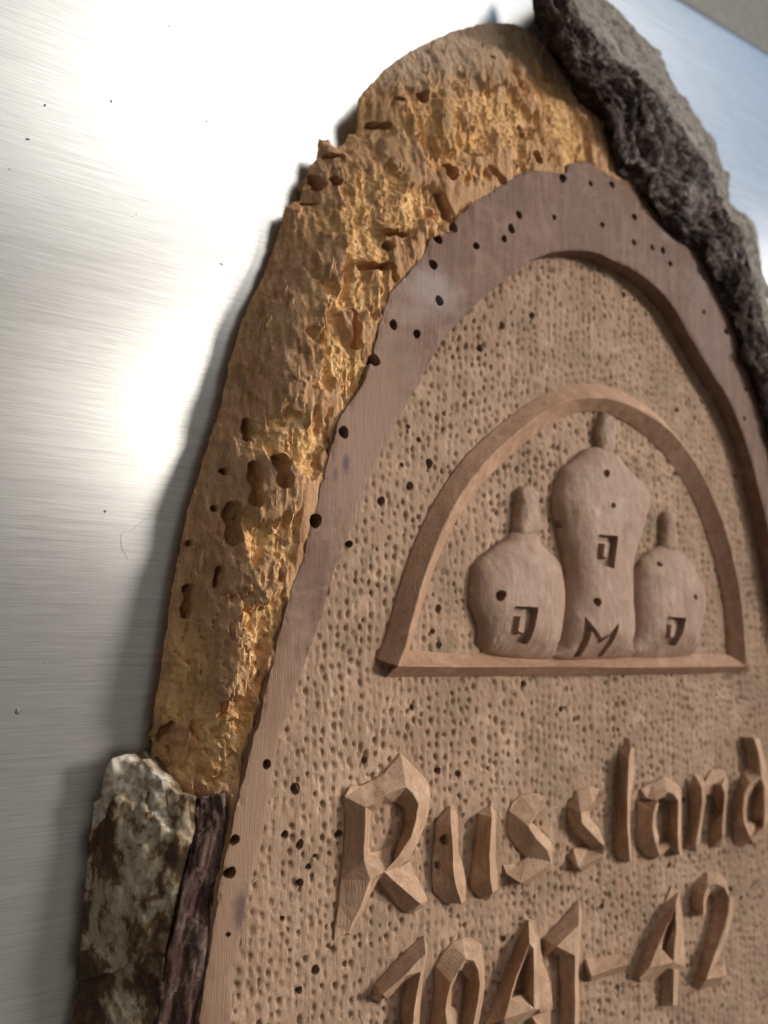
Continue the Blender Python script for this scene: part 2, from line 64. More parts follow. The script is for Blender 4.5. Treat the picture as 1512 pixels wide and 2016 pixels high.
 'LETTERS': [["letter","R",{"v":[[-7.82,-62.72,20.5],[-8.23,-59.0,20.8],[-5.35,-60.57,24.2],[-5.24,-64.26,24.2],[-7.86,-68.88,20.5],[-5.45,-68.3,24.2],[-5.37,-70.94,24.2],[-8.52,-74.91,20.5],[-3.82,-74.79,24.2],[-4.61,-77.4,23.8],[-8.95,-79.88,20.5],[-6.2,-82.95,21.8],[-9.48,-84.02,20.4],[-5.28,-80.39,22.8],[-6.58,-85.37,20.9],[-9.58,-86.42,20.3],[-0.31,-75.42,22.2],[-2.12,-78.6,21.6],[-3.48,-81.59,21.1],[-4.91,-83.9,20.7],[-5.96,-86.17,20.3],[-7.18,-57.12,20.8],[-4.55,-57.14,20.8],[-1.77,-56.32,20.8],[-3.49,-60.14,24.2],[1.06,-55.06,20.8],[-1.0,-58.71,24.2],[1.55,-58.01,24.2],[5.34,-51.29,20.6],[4.42,-57.52,24.2],[9.24,-54.64,20.6],[12.07,-57.29,20.6],[6.05,-58.94,24.2],[13.11,-60.23,20.8],[7.57,-61.22,24.2],[13.03,-63.57,20.6],[6.97,-64.35,24.2],[11.98,-66.53,20.6],[10.38,-69.61,20.6],[5.85,-67.6,24.2],[8.02,-73.19,20.6],[3.05,-71.07,24.0],[4.71,-74.4,21.2],[-0.41,-73.72,23.9],[0.95,-61.32,20.4],[-0.32,-62.26,20.4],[4.12,-61.31,20.4],[6.83,-62.76,20.4],[7.17,-65.61,20.4],[5.39,-69.7,20.4],[3.17,-73.17,21.5],[-1.62,-70.73,20.4],[3.29,-70.29,20.4],[-1.54,-62.58,20.3],[-1.73,-64.66,20.3],[-1.84,-69.68,20.3],[8.03,-73.72,20.6],[10.0,-77.09,20.6],[12.98,-82.14,20.6],[8.67,-81.34,24.0],[0.31,-74.41,24.0],[12.26,-83.51,20.3],[9.21,-84.37,20.4],[0.73,-76.82,20.6],[1.93,-78.3,20.4],[7.33,-83.96,20.4],[4.35,-81.18,20.4]],"f":[[0,1,2],[2,3,0],[4,0,3],[3,5,4],[4,5,6],[7,4,6],[6,8,7],[7,8,9],[7,9,10],[11,12,10],[10,9,13],[10,13,11],[12,11,14],[12,14,15],[8,16,17],[8,17,9],[9,17,18],[9,18,13],[11,13,18],[18,19,11],[14,11,19],[19,20,14],[1,21,22],[1,22,2],[22,23,24],[22,24,2],[23,25,26],[23,26,24],[27,26,25],[25,28,29],[25,29,27],[28,30,29],[29,30,31],[31,32,29],[32,31,33],[33,34,32],[34,33,35],[35,36,34],[36,35,37],[37,38,39],[37,39,36],[39,38,40],[40,41,39],[41,40,42],[42,43,41],[24,26,44],[24,44,45],[26,27,46],[26,46,44],[27,29,46],[46,29,32],[32,47,46],[32,34,47],[47,34,36],[36,48,47],[48,36,39],[39,49,48],[49,39,41],[41,50,49],[50,43,41],[43,8,6],[43,6,51],[51,52,50],[51,50,43],[2,53,54],[54,3,2],[3,54,55],[55,5,3],[5,55,51],[51,6,5],[53,2,24],[24,45,53],[8,43,16],[42,56,57],[57,58,59],[60,42,57],[60,57,59],[59,58,61],[59,61,62],[63,16,60],[64,63,60],[59,62,65],[59,65,66],[60,59,66],[60,66,64],[60,16,43],[60,43,42]],"h":[]}],["letter","u",{"v":[[16.59,-69.54,23.59],[16.42,-68.95,23.54],[16.07,-68.55,23.26],[15.64,-68.44,22.83],[15.24,-68.65,22.36],[14.98,-69.14,21.98],[14.93,-69.75,21.79],[15.1,-70.35,21.84],[15.45,-70.75,22.12],[15.88,-70.85,22.56],[16.28,-70.64,23.03],[16.54,-70.16,23.41],[15.92,-75.26,21.57],[15.79,-74.83,21.53],[15.54,-74.53,21.31],[15.22,-74.46,20.99],[14.93,-74.62,20.63],[14.74,-74.99,20.35],[14.7,-75.45,20.2],[14.83,-75.88,20.25],[15.08,-76.18,20.46],[15.4,-76.25,20.79],[15.69,-76.08,21.14],[15.88,-75.72,21.43],[14.22,-74.16,20.4],[14.87,-70.05,20.5],[14.81,-66.97,20.5],[16.1,-66.31,24.2],[14.3,-78.31,20.4],[16.72,-71.48,24.2],[16.87,-75.61,24.2],[17.55,-78.84,24.2],[20.54,-83.62,22.5],[18.22,-83.75,20.3],[14.95,-81.18,20.3],[15.35,-66.16,20.6],[18.65,-63.42,20.5],[19.95,-63.54,20.5],[20.58,-65.4,20.8],[20.73,-69.26,20.8],[20.88,-73.52,20.8],[22.32,-76.81,20.8],[22.94,-83.85,20.6],[23.21,-80.88,20.8],[28.54,-82.42,23.2],[30.01,-84.75,20.3],[27.51,-84.22,20.3],[27.02,-79.11,24.2],[24.75,-81.5,20.4],[24.34,-79.32,20.4],[25.43,-75.63,20.4],[26.78,-73.44,24.2],[26.14,-71.41,20.4],[26.49,-66.52,20.5],[27.38,-65.98,24.2],[26.57,-65.8,20.5],[30.05,-64.55,20.5],[30.32,-63.56,20.4],[31.59,-66.11,20.8],[32.3,-82.65,20.8],[32.18,-80.33,20.8],[31.37,-76.31,20.8],[31.34,-71.94,20.8]],"f":[[24,16,17],[25,6,7],[5,6,25],[15,16,24],[24,17,18],[14,15,24],[25,7,8],[4,5,25],[4,25,26],[4,26,27],[3,4,27],[2,3,27],[1,2,27],[28,24,18],[28,18,19],[28,19,20],[28,20,21],[28,21,22],[0,1,27],[0,27,29],[11,0,29],[10,11,29],[9,10,29],[8,9,29],[28,22,23],[24,25,8],[14,24,8],[14,8,29],[14,29,30],[13,14,30],[12,13,30],[23,12,30],[31,32,33],[31,33,34],[23,30,31],[31,34,28],[31,28,23],[27,26,35],[35,36,27],[36,37,38],[27,36,38],[27,38,39],[29,27,39],[29,39,40],[30,29,40],[30,40,41],[42,32,31],[43,42,31],[41,43,31],[41,31,30],[44,45,46],[47,44,46],[47,46,48],[47,48,49],[47,49,50],[51,47,50],[51,50,52],[52,53,54],[54,51,52],[54,53,55],[55,56,54],[56,57,58],[54,56,58],[59,44,47],[60,59,47],[61,60,47],[61,47,51],[62,61,51],[54,58,62],[54,62,51]],"h":[[0,1,2,3,4,5,6,7,8,9,10,11],[12,13,14,15,16,17,18,19,20,21,22,23]]}],["letter","s",{"v":[[45.36,-63.51,20.5],[47.13,-64.17,20.8],[44.07,-64.64,23.5],[42.06,-62.84,20.5],[35.52,-66.18,20.5],[36.61,-64.5,20.5],[39.31,-63.13,20.5],[40.75,-66.52,24.1],[37.96,-68.86,24.2],[35.3,-68.66,20.5],[42.66,-69.48,20.4],[44.17,-68.0,20.4],[47.67,-66.5,20.5],[44.14,-75.26,24.2],[45.64,-77.87,23.8],[40.81,-77.09,20.8],[40.41,-71.97,24.2],[37.96,-74.51,20.4],[35.28,-71.52,20.4],[47.89,-78.49,21.8],[48.65,-75.19,20.8],[47.62,-73.78,20.8],[45.26,-71.73,20.6],[43.07,-69.87,20.5],[34.67,-79.85,20.6],[33.88,-77.87,20.4],[37.97,-78.42,20.4],[36.54,-81.46,23.4],[43.6,-78.87,23.7],[48.76,-80.96,20.4],[41.18,-83.13,20.4]],"f":[[0,1,2],[3,0,2],[4,5,6],[3,2,7],[6,3,7],[8,9,4],[4,6,7],[4,7,8],[10,8,7],[11,10,7],[7,2,12],[7,12,11],[13,14,15],[16,13,15],[16,15,17],[18,9,8],[8,16,17],[8,17,18],[19,14,13],[20,19,13],[21,20,13],[21,13,16],[22,21,16],[8,23,22],[8,22,16],[24,25,26],[27,24,26],[15,14,28],[15,28,27],[15,27,26],[14,19,29],[28,14,29],[28,29,30],[30,27,28]],"h":[]}],["letter","s",{"v":[[54.66,-67.76,24.2],[54.23,-69.59,20.5],[53.85,-66.93,20.5],[64.72,-63.89,20.8],[64.02,-64.61,23.8],[59.07,-66.19,24.0],[61.39,-62.88,20.5],[57.25,-63.85,20.5],[61.99,-68.91,20.4],[61.31,-70.34,20.5],[67.14,-66.89,20.5],[55.04,-70.2,24.2],[54.85,-71.93,20.4],[57.53,-74.49,20.4],[62.58,-76.47,24.2],[62.92,-77.3,24.0],[60.92,-77.35,20.8],[58.78,-73.4,24.2],[66.03,-76.69,21.0],[64.53,-73.35,20.6],[54.9,-80.8,23.2],[55.49,-80.75,20.5],[54.7,-78.97,20.5],[62.6,-78.6,23.9],[55.79,-77.06,20.5],[66.8,-80.16,20.5],[66.33,-81.27,20.4],[58.81,-82.9,20.4]],"f":[[0,1,2],[3,4,5],[6,3,5],[7,6,5],[0,2,7],[7,5,0],[8,9,0],[8,0,5],[5,4,10],[5,10,8],[1,0,11],[12,1,11],[13,12,11],[14,15,16],[17,14,16],[13,11,17],[17,16,13],[11,0,9],[18,14,17],[19,18,17],[11,9,19],[19,17,11],[20,21,22],[16,15,23],[20,22,24],[20,24,16],[16,23,20],[23,15,25],[23,25,26],[20,23,26],[26,27,20]],"h":[]}],["letter","l",{"v":[[73.43,-81.8,22.5],[72.73,-82.06,20.4],[70.72,-80.28,20.4],[71.08,-77.05,24.2],[70.64,-77.56,20.4],[72.57,-62.65,20.4],[72.28,-58.08,20.5],[71.47,-57.27,24.2],[70.95,-64.4,24.2],[72.47,-67.83,20.4],[70.67,-71.97,24.2],[71.88,-72.58,20.4],[72.58,-55.66,20.5],[76.17,-52.2,20.4],[74.25,-54.43,22.5],[77.97,-54.79,20.4],[76.24,-82.48,20.6],[75.51,-74.96,20.8],[77.04,-62.99,20.6],[75.65,-68.06,20.8]],"f":[[0,1,2],[3,0,2],[3,2,4],[5,6,7],[5,7,8],[9,5,8],[9,8,10],[11,9,10],[10,3,4],[10,4,11],[12,13,14],[7,6,12],[12,14,7],[7,14,15],[16,0,3],[17,16,3],[17,3,10],[7,15,18],[8,7,18],[8,18,19],[19,17,10],[19,10,8]],"h":[]}],["letter","a",{"v":[[80.64,-68.58,20.6],[81.73,-67.81,24.2],[80.32,-70.44,24.2],[83.28,-81.56,23.5],[84.55,-83.45,20.4],[81.22,-81.65,20.3],[80.67,-77.37,24.2],[78.88,-79.27,20.3],[79.01,-68.46,20.4],[78.74,-73.7,20.3],[79.84,-73.84,24.2],[80.62,-67.43,22.0],[80.03,-65.37,20.5],[85.98,-65.95,24.1],[83.64,-66.95,24.2],[84.11,-64.31,20.5],[89.13,-62.93,20.5],[95.59,-67.25,20.8],[93.98,-69.42,22.0],[89.94,-68.42,24.2],[88.32,-66.68,24.2],[94.88,-65.77,20.6],[91.37,-63.48,20.5],[89.37,-68.75,20.4],[91.59,-69.5,20.4],[89.82,-80.09,24.0],[92.48,-82.73,22.5],[91.24,-81.12,20.4],[89.62,-74.05,24.2],[91.27,-75.07,20.3],[94.95,-83.23,21.0],[93.74,-76.77,22.0],[86.76,-78.07,20.5],[85.59,-79.88,21.2],[86.99,-69.57,20.5],[85.67,-72.64,20.5],[85.74,-75.31,20.5],[89.68,-79.42,20.8],[88.93,-80.16,22.5]],"f":[[0,1,2],[3,4,5],[6,3,5],[6,5,7],[8,0,2],[9,8,2],[9,2,10],[10,6,7],[10,7,9],[11,0,12],[13,14,1],[11,12,15],[15,16,13],[15,13,1],[15,1,11],[17,18,19],[17,19,20],[21,17,20],[21,20,13],[13,16,22],[22,21,13],[23,14,13],[20,19,24],[13,20,24],[13,24,23],[25,26,27],[24,19,28],[29,24,28],[28,25,27],[28,27,29],[30,26,25],[31,30,25],[31,25,28],[28,19,18],[18,31,28],[32,33,6],[2,1,34],[2,34,35],[10,2,35],[10,35,36],[10,36,32],[32,6,10],[3,6,33],[33,37,38],[33,38,3]],"h":[]}],["letter","n",{"v":[[98.3,-81.02,23.0],[102.22,-83.76,20.4],[97.73,-82.13,20.3],[98.98,-79.56,20.3],[97.68,-77.67,24.0],[100.18,-70.53,20.3],[99.6,-66.77,20.4],[99.6,-66.26,24.2],[99.76,-69.73,24.2],[100.34,-74.23,20.3],[98.71,-74.14,24.2],[98.5,-64.45,20.4],[101.51,-62.84,20.4],[101.59,-81.42,21.5],[104.2,-63.96,20.6],[104.87,-65.91,21.5],[104.72,-69.81,21.5],[103.31,-75.21,21.5],[113.28,-62.99,20.5],[115.01,-63.49,20.6],[115.14,-65.0,20.8],[109.42,-68.25,24.2],[108.95,-66.28,23.5],[109.03,-66.36,21.0],[107.36,-64.04,20.5],[108.94,-62.84,20.5],[110.03,-69.58,20.4],[108.12,-79.79,24.0],[111.89,-83.87,20.4],[108.37,-83.27,20.3],[111.56,-73.14,20.3],[108.39,-74.26,24.2],[109.24,-77.04,20.3],[114.65,-67.89,21.5],[113.43,-71.52,21.8],[112.56,-77.08,21.8],[113.36,-80.72,21.0],[104.9,-68.9,21.5]],"f":[[0,1,2],[0,2,3],[4,0,3],[5,6,7],[5,7,8],[9,5,8],[9,8,10],[9,10,4],[4,3,9],[6,11,12],[6,12,7],[13,0,4],[7,12,14],[7,14,15],[7,15,16],[8,7,16],[17,13,4],[17,4,10],[8,16,17],[17,10,8],[18,19,20],[20,21,22],[23,24,25],[20,22,23],[23,25,18],[18,20,23],[26,23,22],[26,22,21],[27,28,29],[30,26,21],[30,21,31],[32,30,31],[32,31,27],[27,29,32],[21,20,33],[21,33,34],[35,36,27],[35,27,31],[31,21,34],[34,35,31],[15,24,23],[23,26,37],[23,37,15]],"h":[]}],["letter","d",{"v":[[125.56,-59.21,20.4],[123.78,-55.14,20.4],[123.43,-54.44,24.0],[124.61,-57.61,24.2],[125.72,-61.59,24.2],[125.03,-63.12,20.4],[126.0,-65.5,24.2],[123.15,-64.73,20.5],[120.85,-66.8,24.2],[121.43,-66.54,20.5],[118.16,-69.04,24.2],[119.67,-69.48,20.5],[121.1,-81.82,23.5],[122.6,-85.01,20.4],[118.63,-83.78,20.3],[117.15,-73.3,24.2],[118.58,-78.06,20.3],[117.43,-77.09,24.2],[128.88,-69.33,20.5],[127.16,-68.51,24.2],[128.21,-72.24,20.4],[127.17,-74.31,24.2],[127.0,-79.38,23.8],[128.9,-79.28,20.8],[127.39,-78.59,20.5],[125.09,-71.93,20.5],[123.96,-74.73,20.5],[123.68,-77.93,20.8],[131.66,-55.79,20.5],[133.67,-62.75,20.5],[135.32,-69.9,20.5],[132.73,-81.95,20.4],[127.2,-84.8,20.4],[135.55,-77.89,20.5]],"f":[[0,1,2],[0,2,3],[0,3,4],[5,0,4],[5,4,6],[6,7,5],[7,6,8],[9,7,8],[9,8,10],[10,11,9],[12,13,14],[11,10,15],[16,11,15],[16,15,17],[16,17,12],[12,14,16],[18,6,19],[20,18,19],[20,19,21],[21,22,23],[21,23,24],[21,24,20],[8,6,18],[18,25,10],[18,10,8],[15,10,25],[15,25,26],[15,26,27],[27,17,15],[17,27,23],[23,22,12],[23,12,17],[3,2,28],[3,28,29],[4,3,29],[6,4,29],[6,29,30],[19,6,30],[31,32,12],[31,12,22],[33,31,22],[33,22,21],[30,33,21],[30,21,19]],"h":[]}],["digit","1",{"v":[[-0.24,-97.14,24.0],[-0.21,-97.5,20.6],[0.4,-96.59,20.5],[6.78,-92.22,20.5],[12.24,-89.38,20.5],[10.08,-91.27,24.2],[7.89,-92.42,24.2],[4.77,-94.6,24.2],[7.78,-97.66,20.4],[3.27,-100.0,20.4],[-0.36,-99.11,20.3],[1.73,-100.6,20.4],[8.93,-94.49,24.2],[8.01,-98.18,24.2],[7.05,-100.96,20.4],[7.3,-101.88,24.2],[6.93,-104.05,20.4],[7.08,-105.49,24.2],[7.6,-107.16,20.4],[7.07,-109.44,24.2],[7.73,-112.76,20.4],[12.65,-90.9,21.0],[12.33,-92.92,21.5],[11.48,-96.74,21.5],[10.96,-101.37,21.5],[10.65,-106.01,21.5],[10.56,-111.43,21.5]],"f":[[0,1,2],[3,4,5],[3,5,6],[3,6,7],[2,3,7],[2,7,0],[0,7,8],[0,8,9],[10,1,0],[0,11,10],[6,5,12],[7,6,12],[8,7,12],[8,12,13],[14,8,13],[14,13,15],[16,14,15],[16,15,17],[18,16,17],[18,17,19],[19,20,18],[5,4,21],[5,21,22],[12,5,22],[12,22,23],[13,12,23],[13,23,24],[15,13,24],[15,24,25],[17,15,25],[17,25,26],[26,19,17]],"h":[]}],["digit","9",{"v":[[16.94,-109.57,24.0],[18.43,-113.01,20.4],[15.08,-109.87,20.3],[15.69,-106.07,24.2],[14.6,-106.59,20.3],[15.23,-103.15,24.2],[15.26,-101.1,20.4],[15.81,-100.6,24.2],[16.61,-98.39,24.2],[19.81,-92.06,20.4],[22.35,-91.66,20.5],[20.39,-94.25,24.2],[17.25,-93.89,20.4],[18.7,-96.09,24.2],[15.37,-95.97,20.4],[28.23,-96.81,20.8],[23.91,-97.11,24.2],[22.57,-94.82,24.2],[27.68,-93.75,20.6],[25.03,-92.13,20.5],[22.45,-98.46,20.5],[24.21,-100.49,20.4],[24.38,-99.97,24.2],[23.93,-104.55,20.4],[23.98,-103.12,24.2],[22.72,-107.66,24.2],[22.24,-109.07,20.4],[21.49,-112.93,24.2],[21.66,-114.59,20.4],[28.29,-101.86,21.2],[27.44,-106.64,21.2],[26.14,-111.11,21.2],[25.19,-115.11,21.2],[20.64,-99.7,20.6],[19.55,-101.15,20.5],[19.61,-104.89,20.5],[21.47,-106.43,20.5],[21.88,-110.37,20.6]],"f":[[0,1,2],[3,0,2],[3,2,4],[5,3,4],[5,4,6],[7,5,6],[8,7,6],[9,10,11],[12,9,11],[12,11,13],[8,6,14],[14,12,13],[14,13,8],[15,16,17],[18,15,17],[10,19,18],[11,10,18],[18,17,11],[20,13,11],[20,11,17],[20,17,16],[21,20,16],[21,16,22],[23,21,22],[23,22,24],[23,24,25],[26,23,25],[26,25,27],[27,28,26],[16,15,29],[22,16,29],[24,22,29],[24,29,30],[25,24,30],[25,30,31],[31,32,27],[31,27,25],[8,13,33],[8,33,34],[7,8,34],[7,34,35],[5,7,35],[5,35,36],[37,0,3],[36,37,3],[36,3,5]],"h":[]}],["digit","4",{"v":[[44.75,-95.91,20.8],[39.64,-95.6,24.2],[38.44,-94.36,24.2],[31.13,-108.77,24.2],[28.91,-111.22,20.5],[29.35,-110.0,20.5],[41.27,-90.91,20.8],[43.5,-91.46,20.8],[38.06,-97.03,20.6],[36.77,-97.28,24.2],[35.07,-101.64,20.5],[34.43,-100.7,24.2],[32.98,-104.43,20.5],[32.82,-104.69,24.2],[40.67,-99.66,20.4],[39.88,-100.77,24.2],[39.77,-106.5,24.2],[40.2,-106.65,20.4],[45.93,-101.12,20.6],[48.19,-105.44,20.6],[48.07,-109.46,21.5],[39.89,-108.38,24.2],[36.67,-106.35,20.6],[38.26,-103.51,20.4],[49.12,-112.03,20.4],[42.64,-112.34,20.4],[34.4,-112.68,20.4],[42.3,-114.13,23.8],[42.43,-115.51,20.5],[42.09,-111.64,21.0],[42.24,-109.65,24.0],[48.23,-111.68,20.8],[48.28,-116.82,20.6]],"f":[[0,1,2],[3,4,5],[6,7,0],[6,0,2],[8,6,2],[8,2,9],[10,8,9],[10,9,11],[12,10,11],[12,11,13],[12,13,3],[3,5,12],[14,2,1],[14,1,15],[15,16,17],[15,17,14],[1,0,18],[15,1,18],[15,18,19],[20,21,16],[19,20,16],[19,16,15],[13,22,17],[17,16,21],[13,17,21],[13,21,3],[9,2,14],[22,13,11],[23,22,11],[14,23,11],[14,11,9],[21,20,24],[21,24,25],[3,21,25],[3,25,26],[27,28,29],[29,30,31],[29,31,32],[29,32,27]],"h":[]}],["digit","1",{"v":[[46.78,-96.56,24.2],[46.18,-99.98,21.0],[46.53,-95.97,20.5],[51.93,-92.96,20.5],[57.79,-89.33,20.5],[53.85,-93.04,24.2],[51.21,-100.77,20.4],[49.07,-99.45,20.5],[52.1,-116.41,24.2],[51.48,-117.86,20.3],[51.49,-115.76,20.3],[52.62,-99.75,24.2],[52.54,-110.26,24.2],[52.05,-108.1,20.3],[52.45,-105.0,24.2],[58.4,-91.92,20.8],[56.96,-97.86,21.5],[56.36,-104.97,21.5],[57.0,-112.02,21.2],[56.94,-118.76,21.2]],"f":[[0,1,2],[3,4,5],[0,2,3],[3,5,0],[6,7,0],[8,9,10],[0,5,11],[6,0,11],[12,8,10],[12,10,13],[14,12,13],[6,11,14],[14,13,6],[5,4,15],[5,15,16],[11,5,16],[11,16,17],[14,11,17],[14,17,18],[12,14,18],[12,18,19],[19,8,12]],"h":[]}],["dash","-",{"v":[[72.89,-104.28,20.5],[70.03,-104.95,24.0],[63.9,-104.95,24.0],[66.29,-103.77,20.5],[57.97,-105.29,24.0],[59.9,-103.04,20.5],[73.78,-108.42,20.3],[61.45,-108.6,20.3],[59.75,-104.02,20.3]],"f":[[0,1,2],[3,0,2],[4,5,3],[3,2,4],[2,1,6],[7,4,2],[2,6,7],[8,5,4],[4,7,8]],"h":[]}],["digit","4",{"v":[[87.1,-97.0,22.26],[87.27,-96.8,22.02],[87.35,-96.69,21.68],[87.32,-96.71,21.31],[87.19,-96.86,21.02],[86.99,-97.09,20.89],[86.78,-97.35,20.94],[86.62,-97.55,21.18],[86.54,-97.66,21.53],[86.57,-97.63,21.9],[86.7,-97.49,22.19],[86.89,-97.25,22.32],[85.06,-98.4,24.0],[88.38,-94.66,24.0],[78.01,-107.34,24.0],[76.69,-110.22,22.0],[76.52,-110.85,20.5],[79.3,-105.97,20.5],[81.4,-102.72,24.0],[83.73,-100.52,20.5],[88.28,-95.16,20.5],[91.14,-90.92,20.6],[94.0,-92.39,20.6],[89.85,-101.1,20.4],[88.19,-99.12,24.2],[86.93,-107.52,24.2],[87.57,-106.01,20.5],[95.25,-98.84,20.6],[95.65,-105.65,20.6],[96.15,-109.36,20.6],[96.12,-111.74,20.4],[91.64,-112.11,20.5],[79.39,-112.23,20.3],[87.72,-111.88,20.4],[87.81,-109.76,23.6],[88.14,-118.57,22.8],[86.63,-119.45,20.3],[93.62,-112.02,20.4],[92.93,-120.52,20.4]],"f":[[9,10,12],[12,10,11],[8,9,12],[12,11,0],[7,8,12],[13,12,0],[13,0,1],[13,1,2],[13,2,3],[13,3,4],[14,15,16],[14,16,17],[18,14,17],[18,17,19],[12,18,19],[7,12,19],[6,7,19],[6,19,20],[5,6,20],[4,5,20],[13,4,20],[20,21,22],[22,13,20],[23,13,24],[24,25,26],[24,26,23],[13,22,27],[24,13,27],[24,27,28],[28,29,25],[28,25,24],[18,26,25],[18,25,14],[12,13,23],[23,26,18],[23,18,12],[25,29,30],[25,30,31],[32,15,14],[14,25,31],[14,31,32],[33,34,35],[33,35,36],[34,37,38],[34,38,35]],"h":[[0,1,2,3,4,5,6,7,8,9,10,11]]}],["digit","2",{"v":[[99.26,-98.22,24.0],[102.06,-100.28,20.4],[99.71,-97.55,20.3],[99.39,-93.5,24.2],[99.74,-93.03,20.4],[102.85,-90.82,20.4],[101.21,-91.02,24.2],[114.56,-93.27,20.6],[110.04,-95.65,24.2],[108.16,-92.57,24.2],[104.69,-91.13,24.2],[110.88,-90.06,20.4],[105.98,-89.38,20.4],[106.27,-94.91,21.0],[99.91,-114.29,24.0],[101.05,-117.15,21.0],[99.72,-117.09,20.4],[102.13,-113.2,20.3],[108.81,-96.28,20.4],[109.11,-99.83,20.4],[109.67,-98.79,24.2],[103.52,-108.49,24.2],[105.46,-105.93,20.3],[107.67,-103.49,24.2],[105.47,-96.57,20.4],[105.46,-100.34,20.3],[107.24,-115.42,23.5],[107.97,-113.9,20.8],[112.26,-114.0,20.6],[111.32,-115.98,22.0],[101.5,-118.66,20.3],[111.1,-119.19,20.3],[117.41,-97.87,20.4],[116.73,-102.43,20.4],[110.24,-112.05,20.5],[114.68,-106.98,20.4]],"f":[[0,1,2],[3,0,2],[3,2,4],[4,5,6],[4,6,3],[7,8,9],[7,9,10],[11,7,10],[6,5,12],[12,11,10],[12,10,6],[13,6,10],[14,15,16],[14,16,17],[18,13,10],[18,10,9],[18,9,8],[19,18,8],[19,8,20],[21,14,17],[21,17,22],[23,21,22],[19,20,23],[23,22,19],[3,6,13],[3,13,24],[24,25,0],[24,0,3],[26,14,27],[26,27,28],[28,29,26],[30,16,15],[30,15,14],[14,26,31],[14,31,30],[20,8,32],[20,32,33],[27,14,21],[34,27,21],[23,20,33],[23,33,35],[35,34,21],[35,21,23]],"h":[]}]],
 'RB_F': [[40.68,143.73,27.0],[41.2,139.67,27.0],[41.71,133.48,27.0],[44.54,129.45,27.0],[47.56,123.31,27.0],[52.64,119.34,27.0],[59.36,117.04,27.0],[64.69,112.47,27.0],[65.18,106.96,27.0],[66.28,102.25,27.0],[68.55,97.78,27.0],[74.12,96.79,27.0],[79.35,93.1,27.0],[86.33,87.73,27.0],[93.39,85.2,27.0],[100.04,83.95,27.0],[105.34,79.18,27.0],[109.99,73.38,27.0],[114.5,68.23,27.0],[117.85,62.74,27.0],[121.2,56.42,27.0],[125.7,47.91,27.0],[130.67,37.82,27.0],[135.76,24.52,27.0],[138.8,10.93,27.0]],
 'RB_G': [[41.73,145.28,25.5],[45.31,142.6,25.5],[52.27,138.27,25.5],[57.9,134.95,25.5],[63.11,133.42,25.5],[71.22,129.64,25.5],[77.15,127.7,25.5],[84.49,125.1,25.5],[89.24,123.75,25.5],[97.81,119.1,25.5],[104.78,113.82,25.5],[109.63,110.91,25.5],[111.4,107.44,25.5],[111.88,101.97,25.5],[115.1,98.1,25.5],[121.71,97.23,25.5],[125.18,91.19,25.5],[127.07,83.55,25.5],[130.43,74.62,25.5],[133.68,68.05,25.5],[137.12,59.85,25.5],[141.88,51.0,25.5],[147.96,40.63,25.5],[153.07,26.73,25.5],[156.23,12.55,25.5]],
 'RB_O': [[66.44,166.49,12.0],[70.56,163.51,12.0],[81.22,161.39,12.0],[86.06,160.85,12.0],[92.35,159.01,12.0],[98.8,157.46,12.0],[103.94,154.41,12.0],[108.57,147.59,12.0],[112.09,142.85,12.0],[120.26,140.45,12.0],[127.24,134.44,12.0],[131.39,127.15,12.0],[135.74,123.21,12.0],[132.73,115.38,12.0],[136.49,110.15,12.0],[144.66,110.35,12.0],[147.85,102.29,12.0],[149.64,93.84,12.0],[153.62,84.11,12.0],[156.9,76.84,12.0],[160.69,67.84,12.0],[165.92,58.14,12.0],[172.61,46.76,12.0],[179.15,31.61,12.0],[182.62,16.03,12.0]],
 'RB_I': [[47.73,157.64,12.0],[48.68,153.41,12.0],[50.58,145.74,12.0],[51.93,137.99,13.0],[55.35,130.37,14.0],[58.79,123.52,15.0],[62.04,117.35,16.0],[65.89,111.68,17.0],[67.78,107.75,18.0],[70.27,104.02,19.0],[72.57,101.29,20.0],[76.53,99.07,21.0],[81.95,94.85,22.0],[88.06,88.78,23.0],[95.2,86.32,23.0],[102.39,85.14,23.0],[108.24,80.39,23.0],[112.97,74.61,23.0],[117.57,69.5,23.0],[121.23,63.94,23.0],[124.64,57.48,23.0],[129.22,48.78,23.0],[134.28,38.47,23.0],[139.47,24.88,23.0],[142.58,10.99,23.0]],
 'LB_A': [[-35.72,-55.36,23.8],[-34.33,-59.71,23.8],[-34.44,-63.44,23.8],[-35.08,-68.22,23.8],[-35.45,-70.63,23.8],[-36.15,-77.64,23.8],[-37.13,-84.57,23.8],[-38.15,-90.19,23.8],[-38.69,-93.91,23.8],[-39.2,-98.26,23.8],[-39.76,-104.66,23.8]],
 'LB_B': [[-39.94,-56.3,21.5],[-39.96,-61.37,21.5],[-40.35,-64.68,21.5],[-41.19,-68.51,21.5],[-42.01,-72.21,21.5],[-42.78,-76.81,21.5],[-43.66,-80.65,21.5],[-43.95,-85.23,21.5],[-44.42,-89.72,21.5],[-44.83,-93.44,21.5],[-45.39,-97.74,21.5],[-46.07,-104.05,21.5]],
 'LB_C': [[-54.13,-58.49,6.0],[-54.33,-62.61,6.0],[-54.3,-70.19,6.0],[-54.53,-75.12,6.0],[-54.67,-80.02,6.0],[-54.89,-84.86,6.0],[-54.76,-90.95,6.0],[-55.33,-95.88,6.0],[-55.6,-97.2,6.0],[-55.82,-101.79,6.0],[-56.07,-108.54,6.0]],
